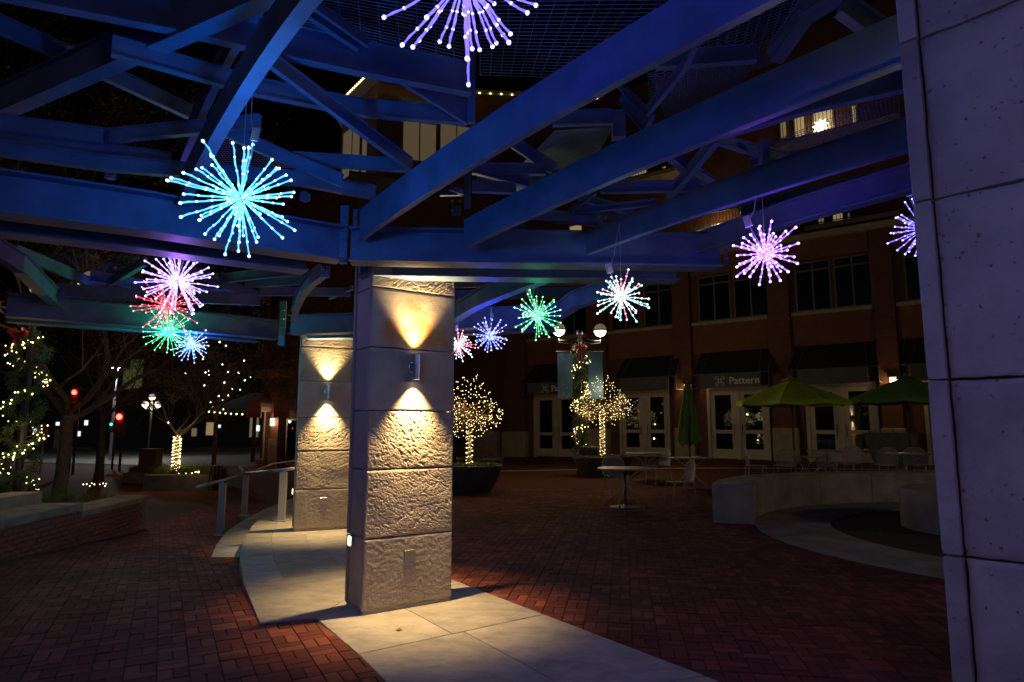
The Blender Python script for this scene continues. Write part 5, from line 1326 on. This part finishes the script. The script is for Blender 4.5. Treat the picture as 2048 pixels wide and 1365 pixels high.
# left brick building with arched awnings
lb = thing('corner_shop', 'brown corner shop with small arched red awnings left of the farther pillar', 'shop', (-13.2, 33, -.5))
bL = atd(520, 900, 34); bR = atd(700, 900, 31)
m = MB(); m.prism([(bL.x,bL.y),(bR.x,bR.y),(bR.x+1,bR.y+8),(bL.x+1,bL.y+8)], -1, 13.5); m.build('wall', mat('brown_brick_wall', (.20,.10,.055), .9, var=.2, vscale=5, bump=.3), lb)
dl = (bR-bL); dl.z = 0; Ll = dl.length; dl.normalize(); nl_ = Vector((dl.y,-dl.x,0)); al = math.atan2(dl.y, dl.x)
def lx(mb, s0, s1_, o0, o1, z0, z1): mb.box(s0, s1_, -o1, -o0, z0, z1, Matrix.Translation((bL.x,bL.y,0)) @ Matrix.Rotation(al,4,'Z'))
for s0 in (.35,1.75):
    f = MB(); lx(f, s0, s0+1.0, .001, .06, 6.2, 8.8); fo = f.build('window', M_WFRAME, lb); g_ = MB(); lx(g_, s0+.07, s0+.93, .061, .07, 6.27, 8.73); g_.build('pane', M_GLASS, fo)
m = MB(); lx(m, 0, Ll, .001, .5, 4.0, 4.4); m.build('ledge', M_TRIM, lb); m = MB(); lx(m, 1.15, 1.65, .001, .35, -.6, 13); m.build('pier', M_BRICK1, lb)
m = MB(); lx(m, 1.1, 1.7, .36, .45, -.6, .9); m.build('stone_base', M_TRIM, lb)
for s0 in (-.2, 1.8):
    a = MB(); rings = []
    for o in (0.01, .8): rings.append([Matrix.Translation((bL.x,bL.y,0)) @ Matrix.Rotation(al,4,'Z') @ Vector((s0+.55+.55*math.cos(math.pi*k/10), -o, 2.25+.75*math.sin(math.pi*k/10))) for k in range(11)])
    a.loft(rings, cap=True); ao = a.build('arched_awning', mat('dusty_red_canvas', (.62,.36,.31), .8), lb); m = MB(); lx(m, s0, s0+1.1, .78, .8, 1.95, 2.25); m.build('valance', mat('pink_valance', (.5,.25,.2), .8), ao)
f = MB(); lx(f, 1.9, 3.2, .001, .06, -.4, 1.9); fo = f.build('window', M_FRAME, lb); g_ = MB(); lx(g_, 2.0, 3.1, .061, .07, -.3, 1.8); g_.build('pane', M_GLASS, fo)
c = Vector((bL.x,bL.y,0)) + dl*1.4 + nl_*.5; c.z = 1.75; t = thing('porch_lamp', 'small white lamp on the pier of the corner shop', 'wall lamp', c); m = MB(); m.box(c.x-.07,c.x+.07,c.y-.07,c.y+.07,c.z-.2,c.z+.15); m.build('shade', M_WARMLIT, t); lamp('POINT','lamp_glow', c+nl_*.25, (1,.7,.4), 10, t, r=.06)
p = at(525, 933, -.5); t = thing('round_pot', 'tan round pot with a post beside the corner shop', 'planter', p); m = MB(); m.lathe([(.25,0),(.38,.3),(.42,.36),(.36,.36),(.34,.30),(.001,.3)], n=20); m.build('pot', M_TRIM, t, world=False); m = MB(); m.tube([(0,0,.3),(0,0,2.9)], .05, 8); m.build('awning_post', M_TRIM, t, world=False)
p = at(577, 918, -.5); t = thing('flower_box', 'red flowers in a box at the corner shop', 'flower box', p); m = MB(); m.box(-.35,.35,-.15,.15,0,.35); m.build('box', M_BRIK_D, t, world=False); m = MB()
for i in range(40): m.octa((rr.uniform(-.33,.33), rr.uniform(-.15,.15), .38+rr.uniform(0,.12)), .04)
m.build('flowers', mat('red_flowers', (.6,.03,.03), .6), t, world=False, kind='stuff')
# pale band laid in the paving before the shops
bnd = MB(); prev = None
for i in range(21):
    px = 1000 + (1900-1000)*i/20; q = at(px, 944 - 6*math.sin(math.pi*i/20), 0)
    for _ in range(3): q = at(px, 944 - 6*math.sin(math.pi*i/20), gz(q.x,q.y))
    cur = (q + Vector((0,-.22,.02)), q + Vector((0,.22,.02)))
    if prev: bnd.quad(prev[0], cur[0], cur[1], prev[1])
    prev = cur
bnd.build('paving_band', M_TRIM, kind='structure')

# a few fallen leaves on the paving
fl = MB(); rr = random.Random(77)
for i in range(90):
    y = rr.uniform(3.6, 13); x = rr.uniform(-.7, .62)*y; z = gz(x, y) + .02
    if y < 8 and xo(max(y,5.1)) < x < xi(y): z += .004
    a = rr.uniform(0, 6.28); L = rr.uniform(.012,.035); d = Vector((math.cos(a), math.sin(a), 0))*L; n_ = Vector((-d.y, d.x, 0))*.55; c = Vector((x, y, z))
    fl.quad(c-d, c+n_+Vector((0,0,.008)), c+d+Vector((0,0,rr.uniform(0,.012))), c-n_+Vector((0,0,.004)))
fl.build('fallen_leaves', M_DRY, kind='stuff', label='small dry leaves scattered on the paving', cat='leaves')
